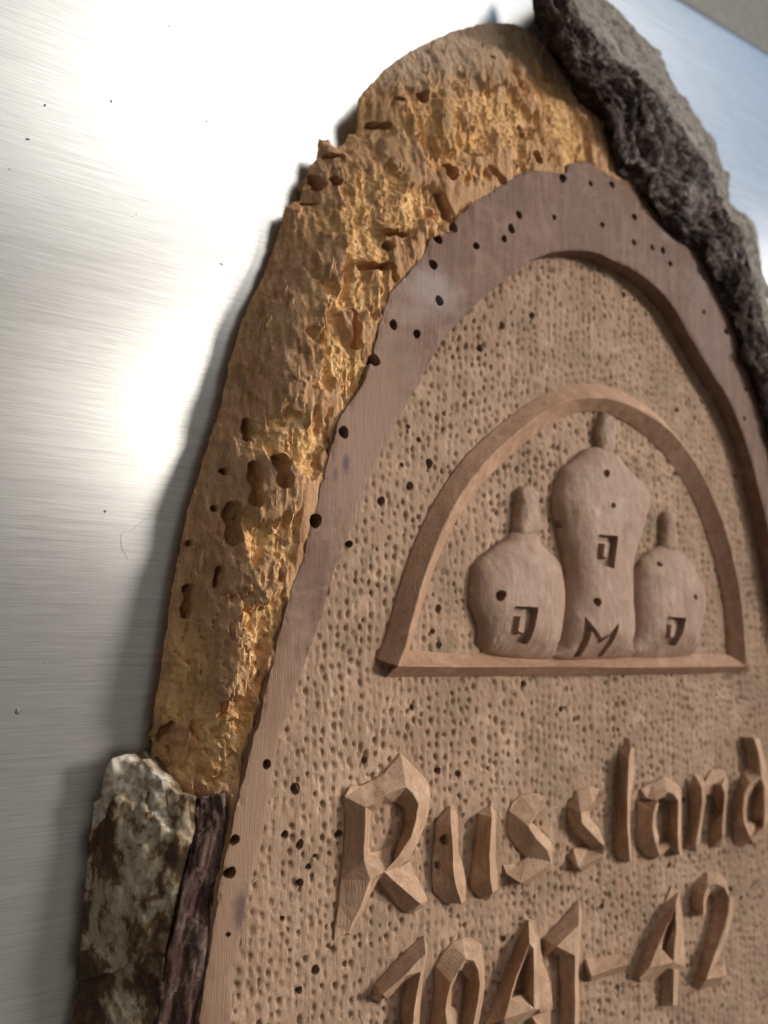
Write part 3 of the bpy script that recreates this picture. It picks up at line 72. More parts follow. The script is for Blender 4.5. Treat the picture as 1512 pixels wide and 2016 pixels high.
 'LB_TOP': [[-39.94,-56.3,21.5],[-41.62,-55.62,20.47],[-42.8,-55.35,19.43],[-43.56,-54.49,18.4],[-45.42,-52.53,17.37],[-46.66,-51.61,16.33],[-47.35,-50.54,15.3],[-48.14,-49.65,14.27],[-48.71,-50.86,13.23],[-49.5,-50.05,12.2],[-50.5,-49.13,11.17],[-52.06,-49.82,10.13],[-52.88,-51.77,9.1],[-53.09,-54.79,8.07],[-53.22,-57.64,7.03],[-54.13,-58.49,6.0]],
 'HAIR': [[-46.92,-3.75,3.6],[-48.38,-5.21,3.6],[-49.73,-6.55,3.6],[-51.32,-6.97,3.6],[-51.64,-8.42,3.6],[-51.34,-10.03,3.6],[-50.66,-11.21,3.6],[-50.1,-12.2,3.6]],
 'SPECKS': [[-68.29,-41.4,3.6],[-55.05,-3.09,3.6],[-33.52,53.78,3.6],[-38.55,85.7,3.6],[-59.2,82.84,3.6],[-71.89,77.23,3.6],[-74.44,69.1,3.6],[-77.33,61.9,3.6],[-48.1,104.54,3.6],[-52.65,59.81,3.6],[-53.35,59.16,3.6],[-64.41,-32.59,3.6],[-43.44,71.2,3.6]]}
METALTOP = 195.95

# ------------------------------------------------------------------ helpers
ZF, ZR = 20.0, 25.0                     # carved ground level and rim level above the door (mm)
BASE = (60.0, -165.0, 3.5)              # foot of the plaque
def vec3(p): return np.asarray(p, dtype=np.float64).reshape(-1, 3)

def mesh_obj(name, verts, faces, mat, parent=None, smooth=True, attrs=None, base=BASE):
    """verts in plaque mm; faces an (n,3) or (n,4) array or a list of index lists -> ONE mesh object"""
    v = vec3(verts) - np.array(base)
    co = np.c_[v[:, 0], -v[:, 2], v[:, 1]] * 0.001
    me = bpy.data.meshes.new(name)
    if isinstance(faces, np.ndarray):
        n, k = faces.shape
        me.vertices.add(len(co)); me.vertices.foreach_set('co', co.astype(np.float32).ravel())
        me.loops.add(n * k); me.loops.foreach_set('vertex_index', faces.astype(np.int32).ravel())
        me.polygons.add(n); me.polygons.foreach_set('loop_start', np.arange(0, n * k, k, dtype=np.int32))
        me.update(calc_edges=True)
    else:
        me.from_pydata([tuple(c) for c in co], [], [tuple(int(i) for i in q) for q in faces]); me.update()
    me.polygons.foreach_set('use_smooth', np.full(len(me.polygons), bool(smooth)))
    for an, av in (attrs or {}).items():
        a = me.attributes.new(an, 'FLOAT', 'POINT'); a.data.foreach_set('value', np.asarray(av, np.float32))
    me.materials.append(mat); me.validate()
    o = bpy.data.objects.new(name, me); scene.collection.objects.link(o)
    if parent is not None:
        o.parent = parent
    return o

def _h(ix, iy, s):
    n = (ix.astype(np.int64) * 374761393 + iy.astype(np.int64) * 668265263 + s * 982451653) & 0xFFFFFFFF
    n = ((n ^ (n >> 13)) * 1274126177) & 0xFFFFFFFF
    return ((n ^ (n >> 16)) & 0xFFFF) / 65535.0
def vn(x, y, s=0):
    x = np.asarray(x, float); y = np.asarray(y, float)
    ix = np.floor(x); iy = np.floor(y); fx = x - ix; fy = y - iy
    fx = fx * fx * (3 - 2 * fx); fy = fy * fy * (3 - 2 * fy)
    a = _h(ix, iy, s); b = _h(ix + 1, iy, s); c = _h(ix, iy + 1, s); e = _h(ix + 1, iy + 1, s)
    return (a * (1 - fx) + b * fx) * (1 - fy) + (c * (1 - fx) + e * fx) * fy
def fbm(x, y, s=0, o=4):
    t = 0; a = .5; w = 0
    for k in range(o):
        t = t + a * vn(x * 2 ** k + 17.3 * k, y * 2 ** k - 9.1 * k, s + k); w += a; a *= .5
    return t / w
def sstep(a, b, x):
    t = np.clip((x - a) / (b - a), 0, 1); return t * t * (3 - 2 * t)

def smooth_line(p, step, closed=False):
    p = np.array(p, float); n = len(p); out = []
    for i in range(n - (0 if closed else 1)):
        a, b, c, e = (p[(i - 1) % n], p[i], p[(i + 1) % n], p[(i + 2) % n]) if closed else (p[max(i - 1, 0)], p[i], p[i + 1], p[min(i + 2, n - 1)])
        k = max(1, int(round(np.hypot(*(c - b)) / step)))
        for t in np.arange(k) / k:
            out.append(.5 * ((2 * b) + (c - a) * t + (2 * a - 5 * b + 4 * c - e) * t * t + (3 * b - a - 3 * c + e) * t ** 3))
    if not closed: out.append(p[-1])
    return np.array(out)
def lin_line(p, step, closed=False):
    p = np.array(p, float); q = np.vstack([p, p[:1]]) if closed else p; out = []
    for b, c in zip(q[:-1], q[1:]):
        k = max(1, int(round(np.hypot(*(c - b)) / step)))
        out += [b + (c - b) * t for t in np.arange(k) / k]
    if not closed: out.append(p[-1])
    return np.array(out)
def rough(p, amp, scale, s):
    d = np.gradient(p, axis=0); d /= np.maximum(np.hypot(*d.T), 1e-6)[:, None]
    k = (fbm(p[:, 0] / scale + 50, p[:, 1] / scale + 50, s, 3) - .5) * 2 * amp
    return p + np.c_[-d[:, 1], d[:, 0]] * k[:, None]

def sdf_grid(xs, ys, poly, near=2.5):
    """signed distance (negative inside) of a closed polygon on a tensor grid, exact near it, with the nearest point"""
    X, Y = np.meshgrid(xs, ys); nx, ny = len(xs), len(ys)
    A = poly; B = np.roll(poly, -1, axis=0)
    cxs = np.unique(np.r_[xs[::8], xs[-1]]); cys = np.unique(np.r_[ys[::8], ys[-1]]); CX, CY = np.meshgrid(cxs, cys)
    st = max(1, len(poly) // 120); cA = poly[::st]; cB = np.roll(cA, -1, axis=0); dd = np.full(CX.shape, 1e9)
    for a, b in zip(cA, cB):
        ab = b - a; L = ab @ ab + 1e-12
        t = np.clip(((CX - a[0]) * ab[0] + (CY - a[1]) * ab[1]) / L, 0, 1)
        dd = np.minimum(dd, (CX - a[0] - ab[0] * t) ** 2 + (CY - a[1] - ab[1] * t) ** 2)
    dd = np.sqrt(dd)
    tmp = np.array([np.interp(xs, cxs, row) for row in dd])
    iy = np.interp(ys, cys, np.arange(len(cys))); i0 = np.clip(iy.astype(int), 0, len(cys) - 2); fr = (iy - i0)[:, None]
    D = np.maximum(tmp[i0] * (1 - fr) + tmp[i0 + 1] * fr, 0.0)
    N2 = np.full(X.shape, np.inf); NX = X.copy(); NY = Y.copy()
    for a, b in zip(A, B):
        i0 = np.searchsorted(xs, min(a[0], b[0]) - near); i1 = np.searchsorted(xs, max(a[0], b[0]) + near)
        j0 = np.searchsorted(ys, min(a[1], b[1]) - near); j1 = np.searchsorted(ys, max(a[1], b[1]) + near)
        if i1 <= i0 or j1 <= j0: continue
        sx, sy = X[j0:j1, i0:i1], Y[j0:j1, i0:i1]; ab = b - a; L = ab @ ab + 1e-12
        t = np.clip(((sx - a[0]) * ab[0] + (sy - a[1]) * ab[1]) / L, 0, 1)
        qx = a[0] + ab[0] * t; qy = a[1] + ab[1] * t; e = (sx - qx) ** 2 + (sy - qy) ** 2
        w = N2[j0:j1, i0:i1]; mk = e < w
        w[mk] = e[mk]; NX[j0:j1, i0:i1][mk] = qx[mk]; NY[j0:j1, i0:i1][mk] = qy[mk]
    nd = np.sqrt(N2); D = np.where(nd < near, nd, np.maximum(D, near * .9))
    inside = np.zeros(X.shape, bool)
    for j, y in enumerate(ys):
        cr = (A[:, 1] > y) != (B[:, 1] > y)
        if cr.any():
            a, b = A[cr], B[cr]
            inside[j] = (np.searchsorted(np.sort(a[:, 0] + (y - a[:, 1]) * (b[:, 0] - a[:, 0]) / (b[:, 1] - a[:, 1])), xs) % 2) == 1
    return np.where(inside, -D, D), NX, NY

def caps_grid(xs, ys, caps):
    """union of capsules (x0,y0,x1,y1,r) with slightly uneven outline"""
    X, Y = np.meshgrid(xs, ys); D = np.full(X.shape, 9.0); NX = X.copy(); NY = Y.copy(); ID = np.full(X.shape, -1)
    for k, (x0, y0, x1, y1, r) in enumerate(caps):
        i0 = np.searchsorted(xs, min(x0, x1) - r - 1.5); i1 = np.searchsorted(xs, max(x0, x1) + r + 1.5)
        j0 = np.searchsorted(ys, min(y0, y1) - r - 1.5); j1 = np.searchsorted(ys, max(y0, y1) + r + 1.5)
        if i1 <= i0 or j1 <= j0: continue
        sx, sy = X[j0:j1, i0:i1], Y[j0:j1, i0:i1]; ax, ay = x1 - x0, y1 - y0; L = ax * ax + ay * ay + 1e-9
        t = np.clip(((sx - x0) * ax + (sy - y0) * ay) / L, 0, 1); qx = x0 + ax * t; qy = y0 + ay * t
        ux, uy = sx - qx, sy - qy; q = np.hypot(ux, uy) + 1e-9; an = np.arctan2(uy, ux)
        rr = r * (1 + .08 * np.sin(2 * an + k) + .045 * np.sin(3 * an + 2.1 * k) + .02 * np.sin(5 * an + 3 * k))
        rr = rr * (1 + .18 * np.sin(t * 9 + k) * (L > .3))
        e = q - rr; w = D[j0:j1, i0:i1]; mk = e < w
        w[mk] = e[mk]; NX[j0:j1, i0:i1][mk] = (qx + ux / q * rr)[mk]; NY[j0:j1, i0:i1][mk] = (qy + uy / q * rr)[mk]; ID[j0:j1, i0:i1][mk] = k
    return D, NX, NY, ID

def relief(xs, ys, curves, label_of):
    """triangulated grid whose vertices are snapped to the curves, so region borders are clean.
    returns vx, vy (flat), tris, tri labels; label_of(list of mean signed distances per tri)"""
    ny, nx = curves[0][0].shape; X, Y = np.meshgrid(xs, ys); X = X.copy(); Y = Y.copy()
    h = np.maximum(np.gradient(xs)[None, :], np.gradient(ys)[:, None]) * .52
    S = [c[0].copy() for c in curves]
    best = np.argmin(np.abs(np.array([s for s in S])), axis=0)
    for k, c in enumerate(curves):
        mk = (best == k) & (np.abs(c[0]) < h)
        X[mk] = c[1][mk]; Y[mk] = c[2][mk]; S[k][mk] = 0
        for k2 in range(len(curves)):            # a second curve within reach of the same vertex
            if k2 != k: S[k2][mk & (np.abs(S[k2]) < 1e-3)] = 0
    idx = np.arange(nx * ny).reshape(ny, nx)
    a, b, c, e = idx[:-1, :-1].ravel(), idx[:-1, 1:].ravel(), idx[1:, 1:].ravel(), idx[1:, :-1].ravel()
    Z0 = np.zeros(nx * ny, int)
    for s in S: Z0 += (s.ravel() == 0)
    useac = (Z0[a] * Z0[c] >= Z0[b] * Z0[e])
    same = (Z0[a] * Z0[c]) == (Z0[b] * Z0[e]); useac = np.where(same, (a + a // nx) % 2 == 0, useac)
    t1 = np.where(useac[:, None], np.c_[a, b, c], np.c_[a, b, e]); t2 = np.where(useac[:, None], np.c_[a, c, e], np.c_[b, c, e])
    T = np.vstack([t1, t2]); ms = [s.ravel()[T].mean(1) for s in S]
    return X.ravel(), Y.ravel(), T, label_of(ms)

def split_regions(T, lab, heights, vx, vy, wall_owner):
    """per label (verts, tris); walls between different labels go to wall_owner(label_hi, label_lo)"""
    res = {}
    for L in heights:
        t = T[lab == L]
        if not len(t): continue
        u, inv = np.unique(t, return_inverse=True)
        res[L] = [np.c_[vx[u], vy[u], heights[L][u]], inv.reshape(-1, 3), u]
    E = np.vstack([T[:, [0, 1]], T[:, [1, 2]], T[:, [2, 0]]]); lb = np.r_[lab, lab, lab]
    key = np.sort(E, axis=1); k = key[:, 0].astype(np.int64) * (len(vx) + 1) + key[:, 1]
    o = np.argsort(k, kind='stable'); k2 = k[o]; pr = np.where(k2[1:] == k2[:-1])[0]
    i, j = o[pr], o[pr + 1]; df = lab[i % len(lab)] != lab[j % len(lab)]; i, j = i[df], j[df]
    walls = {}
    for A in heights:
        for B in heights:
            s = (lb[i] == A) & (lb[j] == B)
            if not s.any(): continue
            e = E[i[s]]; za, zb = heights[A], heights[B]
            p = [np.c_[vx[e[:, q]], vy[e[:, q]], z[e[:, q]]] for q, z in ((0, za), (0, zb), (1, zb), (1, za))]
            hi, lo = (A, B) if np.nanmean(za[e]) > np.nanmean(zb[e]) else (B, A)
            walls.setdefault(wall_owner(hi, lo), []).append(p)
    # open border of everything kept (for skirts)
    kept = np.isin(lb, list(heights)); bd = {}
    for A in heights:
        sA = (lb[i] == A) & ~np.isin(lb[j], list(heights)); sB = (lb[j] == A) & ~np.isin(lb[i], list(heights))
        e = np.vstack([E[i[sA]], E[j[sB]]])
        if len(e): bd[A] = e
    return res, walls, bd
def add_walls(V, F, plist):
    for p in plist:
        n = len(p[0]); base = len(V); V = np.vstack([V] + p)
        q = base + np.arange(n)
        F = np.vstack([F, np.c_[q, q + n, q + 2 * n], np.c_[q, q + 2 * n, q + 3 * n]])
    return V, F

# ------------------------------------------------------------------ materials (procedural)
def new_mat(name):
    mt = bpy.data.materials.new(name); mt.use_nodes = True; nt = mt.node_tree
    return mt, nt, nt.nodes["Principled BSDF"]
def N(nt, t, **kw):
    n = nt.nodes.new(t)
    for k, v in kw.items(): setattr(n, k, v)
    return n
def mm(nt, scale=(1, 1, 1)):
    tc = N(nt, 'ShaderNodeTexCoord'); mp = N(nt, 'ShaderNodeMapping')
    mp.inputs['Scale'].default_value = [1000 * s for s in scale]
    nt.links.new(tc.outputs['Object'], mp.inputs['Vector']); return mp.outputs['Vector']
def noise(nt, vec, scale, detail=4, rough=.55, dist=0):
    n = N(nt, 'ShaderNodeTexNoise'); n.inputs['Scale'].default_value = scale; n.inputs['Detail'].default_value = detail
    n.inputs['Roughness'].default_value = rough; n.inputs['Distortion'].default_value = dist
    nt.links.new(vec, n.inputs['Vector']); return n.outputs['Fac']
def ramp(nt, fac, stops):
    r = N(nt, 'ShaderNodeValToRGB'); el = r.color_ramp.elements
    while len(el) < len(stops): el.new(.5)
    for e, (p, c) in zip(el, stops):
        e.position = p; e.color = (*c, 1) if len(c) == 3 else c
    nt.links.new(fac, r.inputs['Fac']); return r.outputs['Color']
def mapr(nt, fac, a, b, c=0, e=1):
    n = N(nt, 'ShaderNodeMapRange'); n.inputs[1].default_value = a; n.inputs[2].default_value = b; n.inputs[3].default_value = c; n.inputs[4].default_value = e
    n.interpolation_type = 'SMOOTHSTEP'; nt.links.new(fac, n.inputs[0]); return n.outputs[0]
def mix(nt, fac, a, b, mode='MIX'):
    n = N(nt, 'ShaderNodeMix', data_type='RGBA', blend_type=mode)
    for s, v in ((n.inputs[0], fac), (n.inputs[6], a), (n.inputs[7], b)):
        if isinstance(v, (int, float)): s.default_value = v
        elif isinstance(v, tuple): s.default_value = (*v, 1)
        else: nt.links.new(v, s)
    return n.outputs[2]
def math_(nt, op, a, b=0.0):
    n = N(nt, 'ShaderNodeMath', operation=op)
    for s, v in ((n.inputs[0], a), (n.inputs[1], b)):
        if isinstance(v, (int, float)): s.default_value = v
        else: nt.links.new(v, s)
    return n.outputs[0]
def bump(nt, bs, h, dist_mm, strength=1.0, prev=None):
    b = N(nt, 'ShaderNodeBump'); b.inputs['Strength'].default_value = strength; b.inputs['Distance'].default_value = dist_mm * .001
    nt.links.new(h, b.inputs['Height'])
    if prev is not None: nt.links.new(prev, b.inputs['Normal'])
    nt.links.new(b.outputs[0], bs.inputs['Normal']); return b.outputs[0]
def near_spot(nt, x, y, rx, ry, vec):
    """0..1 mask round a spot on the plaque (stains and broader lighter patches)"""
    s = N(nt, 'ShaderNodeVectorMath', operation='SUBTRACT'); nt.links.new(vec, s.inputs[0]); s.inputs[1].default_value = (x - BASE[0], 0, y - BASE[1])
    q = N(nt, 'ShaderNodeVectorMath', operation='MULTIPLY'); nt.links.new(s.outputs[0], q.inputs[0]); q.inputs[1].default_value = (1 / rx, 0, 1 / ry)
    l = N(nt, 'ShaderNodeVectorMath', operation='LENGTH'); nt.links.new(q.outputs[0], l.inputs[0])
    return l.outputs['Value']

def wood(name, c_dark, c_mid, c_light, grain=1.0, rough=.62, speck=0.0, bumpmm=.05, spots=(), spec=.3, dirt=0.0):
    mt, nt, bs = new_mat(name); v = mm(nt)
    vg = mm(nt, (1, 1, .06)); g1 = noise(nt, vg, .55, 5, .6, .3); g2 = noise(nt, mm(nt, (1, 1, .045)), 3.2, 3, .6)
    big = noise(nt, v, .045, 3); med = noise(nt, v, .5, 4, .6)
    col = ramp(nt, g1, [(.28, c_dark), (.5, c_mid), (.72, c_light)])
    col = mix(nt, mapr(nt, g2, .46, .68, 0, min(1, .45 * grain)), col, tuple(x * .55 for x in c_dark))
    col = mix(nt, mapr(nt, med, .35, .75, 0, .45), col, c_light)
    col = mix(nt, mapr(nt, big, .4, .62, 0, .45), col, c_dark)
    col = mix(nt, mapr(nt, noise(nt, v, .14, 5, .65, .6), .52, .66, 0, .4), col, tuple(min(1, x * 1.22) for x in c_light))
    fine = noise(nt, v, 2.8, 4, .72)
    if speck:
        col = mix(nt, mapr(nt, fine, .60, .72, 0, speck), col, (.60, .49, .39))
        col = mix(nt, mapr(nt, fine, .40, .28, 0, speck), col, tuple(x * .4 for x in c_dark))
    if dirt: col = mix(nt, mapr(nt, noise(nt, v, .09, 6, .68, .4), .50, .64, 0, dirt), col, (.21, .155, .095))
    for (x, y, rx, ry, c, a) in spots:
        dlen = near_spot(nt, x, y, rx, ry, v)
        wob = math_(nt, 'ADD', dlen, math_(nt, 'MULTIPLY', math_(nt, 'SUBTRACT', noise(nt, v, .35, 6), .5), 1.0))
        col = mix(nt, mapr(nt, wob, 1.35, .25, 0, a), col, c)
    nt.links.new(col, bs.inputs['Base Color']); bs.inputs['Roughness'].default_value = rough
    bs.inputs['Specular IOR Level'].default_value = spec
    hgt = math_(nt, 'ADD', math_(nt, 'MULTIPLY', g2, 1.0 * grain), math_(nt, 'MULTIPLY', fine, .9))
    bump(nt, bs, hgt, bumpmm * 2.2, 1.0); return mt

M_rim = wood('sanded_rim_wood', (.132, .073, .050), (.188, .108, .076), (.25, .155, .115), 1.3, .55, .4, .045,
             spots=[(-8, 20, 13, 34, (.285, .18, .128), .8), (-30, -70, 14, 55, (.30, .19, .125), .85), (8, 51, 9, 5.5, (.37, .30, .275), .6), (2, 44, 7, 3, (.34, .26, .235), .4), (-31.5, -76, 2.0, 4.0, (.075, .046, .055), .8), (-12.6, 8.5, .9, 2.2, (.07, .05, .07), .85), (-15, 6, .6, 1.6, (.09, .06, .075), .7),  # broad lighter tone down the left side, pale patches, small dark stains
                    (104, 76, 5, 9, (.28, .22, .22), .4), (90, 88, 4, 4, (.40, .36, .38), .6), (-20, -14, 3, 6, (.17, .10, .07), .4), (-27, -42, 2, 5, (.18, .105, .07), .4), (110, 60, 10, 25, (.20, .13, .11), .5)], spec=.16)
M_field = wood('stippled_ground_wood', (.25, .152, .095), (.35, .225, .148), (.44, .30, .205), 1.0, .8, .5, .06, dirt=.45)
M_letter = wood('chiselled_letter_wood', (.34, .20, .115), (.46, .29, .185), (.55, .38, .26), 1.7, .6, .15, .06)
M_church = wood('church_wood', (.28, .17, .115), (.355, .232, .165), (.42, .29, .22), .8, .6, .35, .06)
M_frame = wood('arch_wood', (.30, .165, .098), (.43, .255, .16), (.51, .325, .22), 1.5, .58, .15, .05)

def worm_material():
    mt, nt, bs = new_mat('worm_eaten_wood'); v = mm(nt)
    at = lambda n: (lambda a: a.outputs['Fac'])(N(nt, 'ShaderNodeAttribute', attribute_name=n))
    g1 = noise(nt, mm(nt, (1, 1, .07)), .7, 5, .62, .4); g2 = noise(nt, mm(nt, (1, 1, .05)), 3.5, 3, .6); med = noise(nt, v, .4, 5, .62); fine = noise(nt, v, 3.4, 4, .75)
    fine2 = noise(nt, v, 1.5, 5, .75)
    fresh = ramp(nt, g1, [(.25, (.38, .19, .09)), (.5, (.58, .335, .175)), (.75, (.72, .48, .285))])
    skin = ramp(nt, g1, [(.25, (.34, .185, .095)), (.5, (.52, .31, .17)), (.75, (.66, .44, .27))])
    frass = ramp(nt, math_(nt, 'ADD', math_(nt, 'MULTIPLY', fine2, .62), math_(nt, 'MULTIPLY', med, .40)), [(.31, (.36, .145, .045)), (.40, (.66, .345, .125)), (.51, (.80, .49, .22)), (.70, (.88, .64, .37))])
    col = mix(nt, at('plate'), fresh, skin)
    col = mix(nt, mapr(nt, g2, .50, .72, 0, .4), col, (.12, .055, .025))
    col = mix(nt, mapr(nt, fine2, .58, .70, 0, .5), col, (.45, .28, .14))
    col = mix(nt, at('frass'), col, frass)
    col = mix(nt, mapr(nt, noise(nt, mm(nt, (1, 1, .45)), .22, 5, .65, .5), .52, .64, 0, .3), col, (.26, .115, .055))
    col = mix(nt, at('pale'), col, mix(nt, mapr(nt, g1, .3, .7), (.50, .345, .23), (.62, .46, .33)))
    nt.links.new(col, bs.inputs['Base Color']); bs.inputs['Roughness'].default_value = .85; bs.inputs['Specular IOR Level'].default_value = .15
    hg = math_(nt, 'ADD', math_(nt, 'MULTIPLY', g2, .5), math_(nt, 'ADD', math_(nt, 'MULTIPLY', fine, .5), math_(nt, 'MULTIPLY', fine2, 1.0)))
    bump(nt, bs, hg, .32, 1.0); return mt
M_worm = worm_material()

def bark_material(name, pale):
    mt, nt, bs = new_mat(name); v = mm(nt)
    if pale:
        a = noise(nt, mm(nt, (1, 1, .55)), .13, 6, .58, .7); b = noise(nt, mm(nt, (1, 1, .7)), .40, 5, .62, .5); fine = noise(nt, v, 3.0, 4, .7)
        at = N(nt, 'ShaderNodeAttribute', attribute_name='chip').outputs['Fac']
        col = ramp(nt, math_(nt, 'ADD', math_(nt, 'MULTIPLY', a, .62), math_(nt, 'MULTIPLY', b, .38)), [(.43, (.05, .027, .014)), (.495, (.15, .085, .042)), (.515, (.31, .235, .145)), (.57, (.50, .43, .33)), (.68, (.38, .30, .20))])
        col = mix(nt, mapr(nt, fine, .35, .7, .0, .35), col, (.2, .13, .075))
        col = mix(nt, at, col, mix(nt, mapr(nt, noise(nt, v, .5, 3, .5), .38, .55), (.40, .30, .20), (.66, .59, .49)))
    else:
        a = noise(nt, mm(nt, (1, 1, .35)), .4, 6, .7, .6); fine = noise(nt, v, 2.6, 5, .75)
        col = ramp(nt, math_(nt, 'ADD', math_(nt, 'MULTIPLY', a, .6), math_(nt, 'MULTIPLY', fine, .4)), [(.36, (.03, .014, .010)), (.47, (.075, .037, .029)), (.55, (.12, .072, .060)), (.66, (.27, .205, .165))])
    nt.links.new(col, bs.inputs['Base Color']); bs.inputs['Roughness'].default_value = .75; bs.inputs['Specular IOR Level'].default_value = .25
    bump(nt, bs, math_(nt, 'ADD', a, math_(nt, 'MULTIPLY', fine, .6)), .3, .8); return mt
M_bark = bark_material('birch_outer_bark', True); M_barkcut = bark_material('bark_cut_face', False)
def grey_bark(name, stops, dark=0.0):
    mt, nt, bs = new_mat(name)
    A = lambda n: N(nt, 'ShaderNodeAttribute', attribute_name=n).outputs['Fac']
    cb = N(nt, 'ShaderNodeCombineXYZ'); nt.links.new(A('across'), cb.inputs[0]); nt.links.new(math_(nt, 'MULTIPLY', A('along'), .38), cb.inputs[1]); v = cb.outputs[0]
    a = noise(nt, v, .30, 4, .62, .9); fine = noise(nt, v, 1.25, 6, .74, .5)
    fac = math_(nt, 'ADD', math_(nt, 'MULTIPLY', a, .45), math_(nt, 'MULTIPLY', fine, .55))
    col = ramp(nt, fac, stops)
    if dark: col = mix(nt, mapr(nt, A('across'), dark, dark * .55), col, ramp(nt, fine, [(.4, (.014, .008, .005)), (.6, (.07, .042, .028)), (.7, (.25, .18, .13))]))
    nt.links.new(col, bs.inputs['Base Color']); bs.inputs['Roughness'].default_value = .7; bs.inputs['Specular IOR Level'].default_value = .3
    bump(nt, bs, math_(nt, 'ADD', a, fine), 1.6, 1.0); return mt
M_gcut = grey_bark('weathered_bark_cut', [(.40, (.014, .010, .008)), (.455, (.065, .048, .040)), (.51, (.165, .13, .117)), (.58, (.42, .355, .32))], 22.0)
M_gout = grey_bark('pale_bark_skin', [(.36, (.10, .082, .07)), (.44, (.32, .28, .24)), (.54, (.52, .475, .41)), (.66, (.62, .58, .51))])

def metal_material():
    mt, nt, bs = new_mat('brushed_steel'); v = mm(nt)
    l1 = noise(nt, mm(nt, (.012, 1, 1)), 3.2, 4, .7); l2 = noise(nt, mm(nt, (.03, 1, 1)), 7.0, 2, .6); l3 = noise(nt, mm(nt, (.01, 1, 1)), .35, 3, .5)
    s = math_(nt, 'ADD', math_(nt, 'MULTIPLY', l1, .6), math_(nt, 'MULTIPLY', l2, .4))
    col = ramp(nt, s, [(.34, (.50, .50, .485)), (.5, (.62, .62, .60)), (.66, (.73, .73, .71))])
    gl = N(nt, 'ShaderNodeBsdfAnisotropic', distribution='BECKMANN'); nt.nodes.remove(bs)
    out = [n for n in nt.nodes if n.type == 'OUTPUT_MATERIAL'][0]; g2 = N(nt, 'ShaderNodeBsdfAnisotropic', distribution='GGX'); g2.inputs['Roughness'].default_value = .66; nt.links.new(col, g2.inputs['Color'])
    mx = N(nt, 'ShaderNodeMixShader'); mx.inputs[0].default_value = .30; nt.links.new(gl.outputs[0], mx.inputs[1]); nt.links.new(g2.outputs[0], mx.inputs[2]); nt.links.new(mx.outputs[0], out.inputs['Surface'])
    nt.links.new(col, gl.inputs['Color'])
    nt.links.new(mapr(nt, math_(nt, 'ADD', math_(nt, 'MULTIPLY', s, .6), math_(nt, 'MULTIPLY', l3, .4)), .3, .7, .345, .355), gl.inputs['Roughness'])
    gl.inputs['Anisotropy'].default_value = .35; gl.inputs['Rotation'].default_value = 0.25
    tg = N(nt, 'ShaderNodeTangent', direction_type='UV_MAP', uv_map='UVMap'); nt.links.new(tg.outputs[0], gl.inputs['Tangent'])
    bump(nt, gl, l2, .0012, .4); return mt
M_metal = metal_material()
def plain(name, col, rough=.7):
    mt, nt, bs = new_mat(name); n = noise(nt, mm(nt), .3, 4)
    nt.links.new(ramp(nt, n, [(.3, tuple(c * .85 for c in col)), (.7, tuple(min(1, c * 1.1) for c in col))]), bs.inputs['Base Color']); bs.inputs['Roughness'].default_value = rough; return mt
M_wall = plain('wall_paint', (.50, .48, .42), .9); M_hair = plain('hair', (.10, .085, .07), .5); M_dust = plain('dust', (.16, .15, .14), .9)

# ------------------------------------------------------------------ setting: steel door and wall behind
ZM = 3.5                                  # level of the steel
YT = METALTOP
prof = [(-400, -22.0), (-400, 0)] + [(y, 0.0) for y in (-200, 0, 120, 170, YT - 9)] + [(YT - 9 + 9 * math.sin(a), -9 + 9 * math.cos(a)) for a in np.linspace(.12, math.pi / 2, 10)] + [(YT, -22)]
xsm = [-420, -100, 100, 300, 620]; V = []; F = []
for y, z in prof: V += [(x, y, z + ZM) for x in xsm]
nxm = len(xsm)
for j in range(len(prof) - 1):
    for i in range(nxm - 1): F.append((j * nxm + i, j * nxm + i + 1, (j + 1) * nxm + i + 1, (j + 1) * nxm + i))
door = mesh_obj('steel_door_panel', V, np.array(F), M_metal, base=(0, 0, 0))
uv = door.data.uv_layers.new(name='UVMap')
for lp in door.data.loops:
    c = door.data.vertices[lp.vertex_index].co; uv.data[lp.index].uv = (c.x, c.z)
door['label'] = 'brushed stainless steel door panel that the carved plaque is fixed to'; door['category'] = 'door panel'
wall = mesh_obj('wall', [(-900, -500, -24), (1500, -500, -24), (1500, 900, -24), (-900, 900, -24)], np.array([(0, 1, 2, 3)]), M_wall, base=(0, 0, 0))
wall['kind'] = 'structure'; wall['label'] = 'plain beige wall beyond the top edge of the steel door'

# ------------------------------------------------------------------ the plaque
plaque = bpy.data.objects.new('carved_plaque', None); scene.collection.objects.link(plaque)
plaque.location = W(*BASE); plaque.empty_display_size = .02
plaque['label'] = 'worm-eaten carved wooden plaque with onion-dome church and raised Russland 1941-42 lettering'; plaque['category'] = 'plaque'

def axis(a, b, f):
    out = [a]
    while out[-1] < b: out.append(out[-1] + f(out[-1]))
    return np.array(out)
xs = axis(-50.0, 171.0, lambda x: np.interp(x, [-50, 0, 60, 140, 171], [.27, .31, .40, .55, 1.2]))
ys = axis(-168.0, 143.0, lambda y: np.interp(y, [-168, -140, -110, 60, 143], [1.2, .5, .33, .33, .42]))
c_in = smooth_line(DATA['INNER'], 1.2); c_in = rough(c_in, .12, 3.0, 5)
c_out = rough(lin_line(DATA['OUTER'], .7), .38, 1.6, 11); c_edge = rough(lin_line(DATA['OUTLINE'], .8), .35, 1.8, 23)
s_in = sdf_grid(xs, ys, c_in); s_out = sdf_grid(xs, ys, c_out); s_edge = sdf_grid(xs, ys, c_edge)
caps = [(x, y, x, y, r) for x, y, r in DATA['HOLES']] + [tuple(q) for q in DATA['SLOTS']]
s_hole = caps_grid(xs, ys, caps)
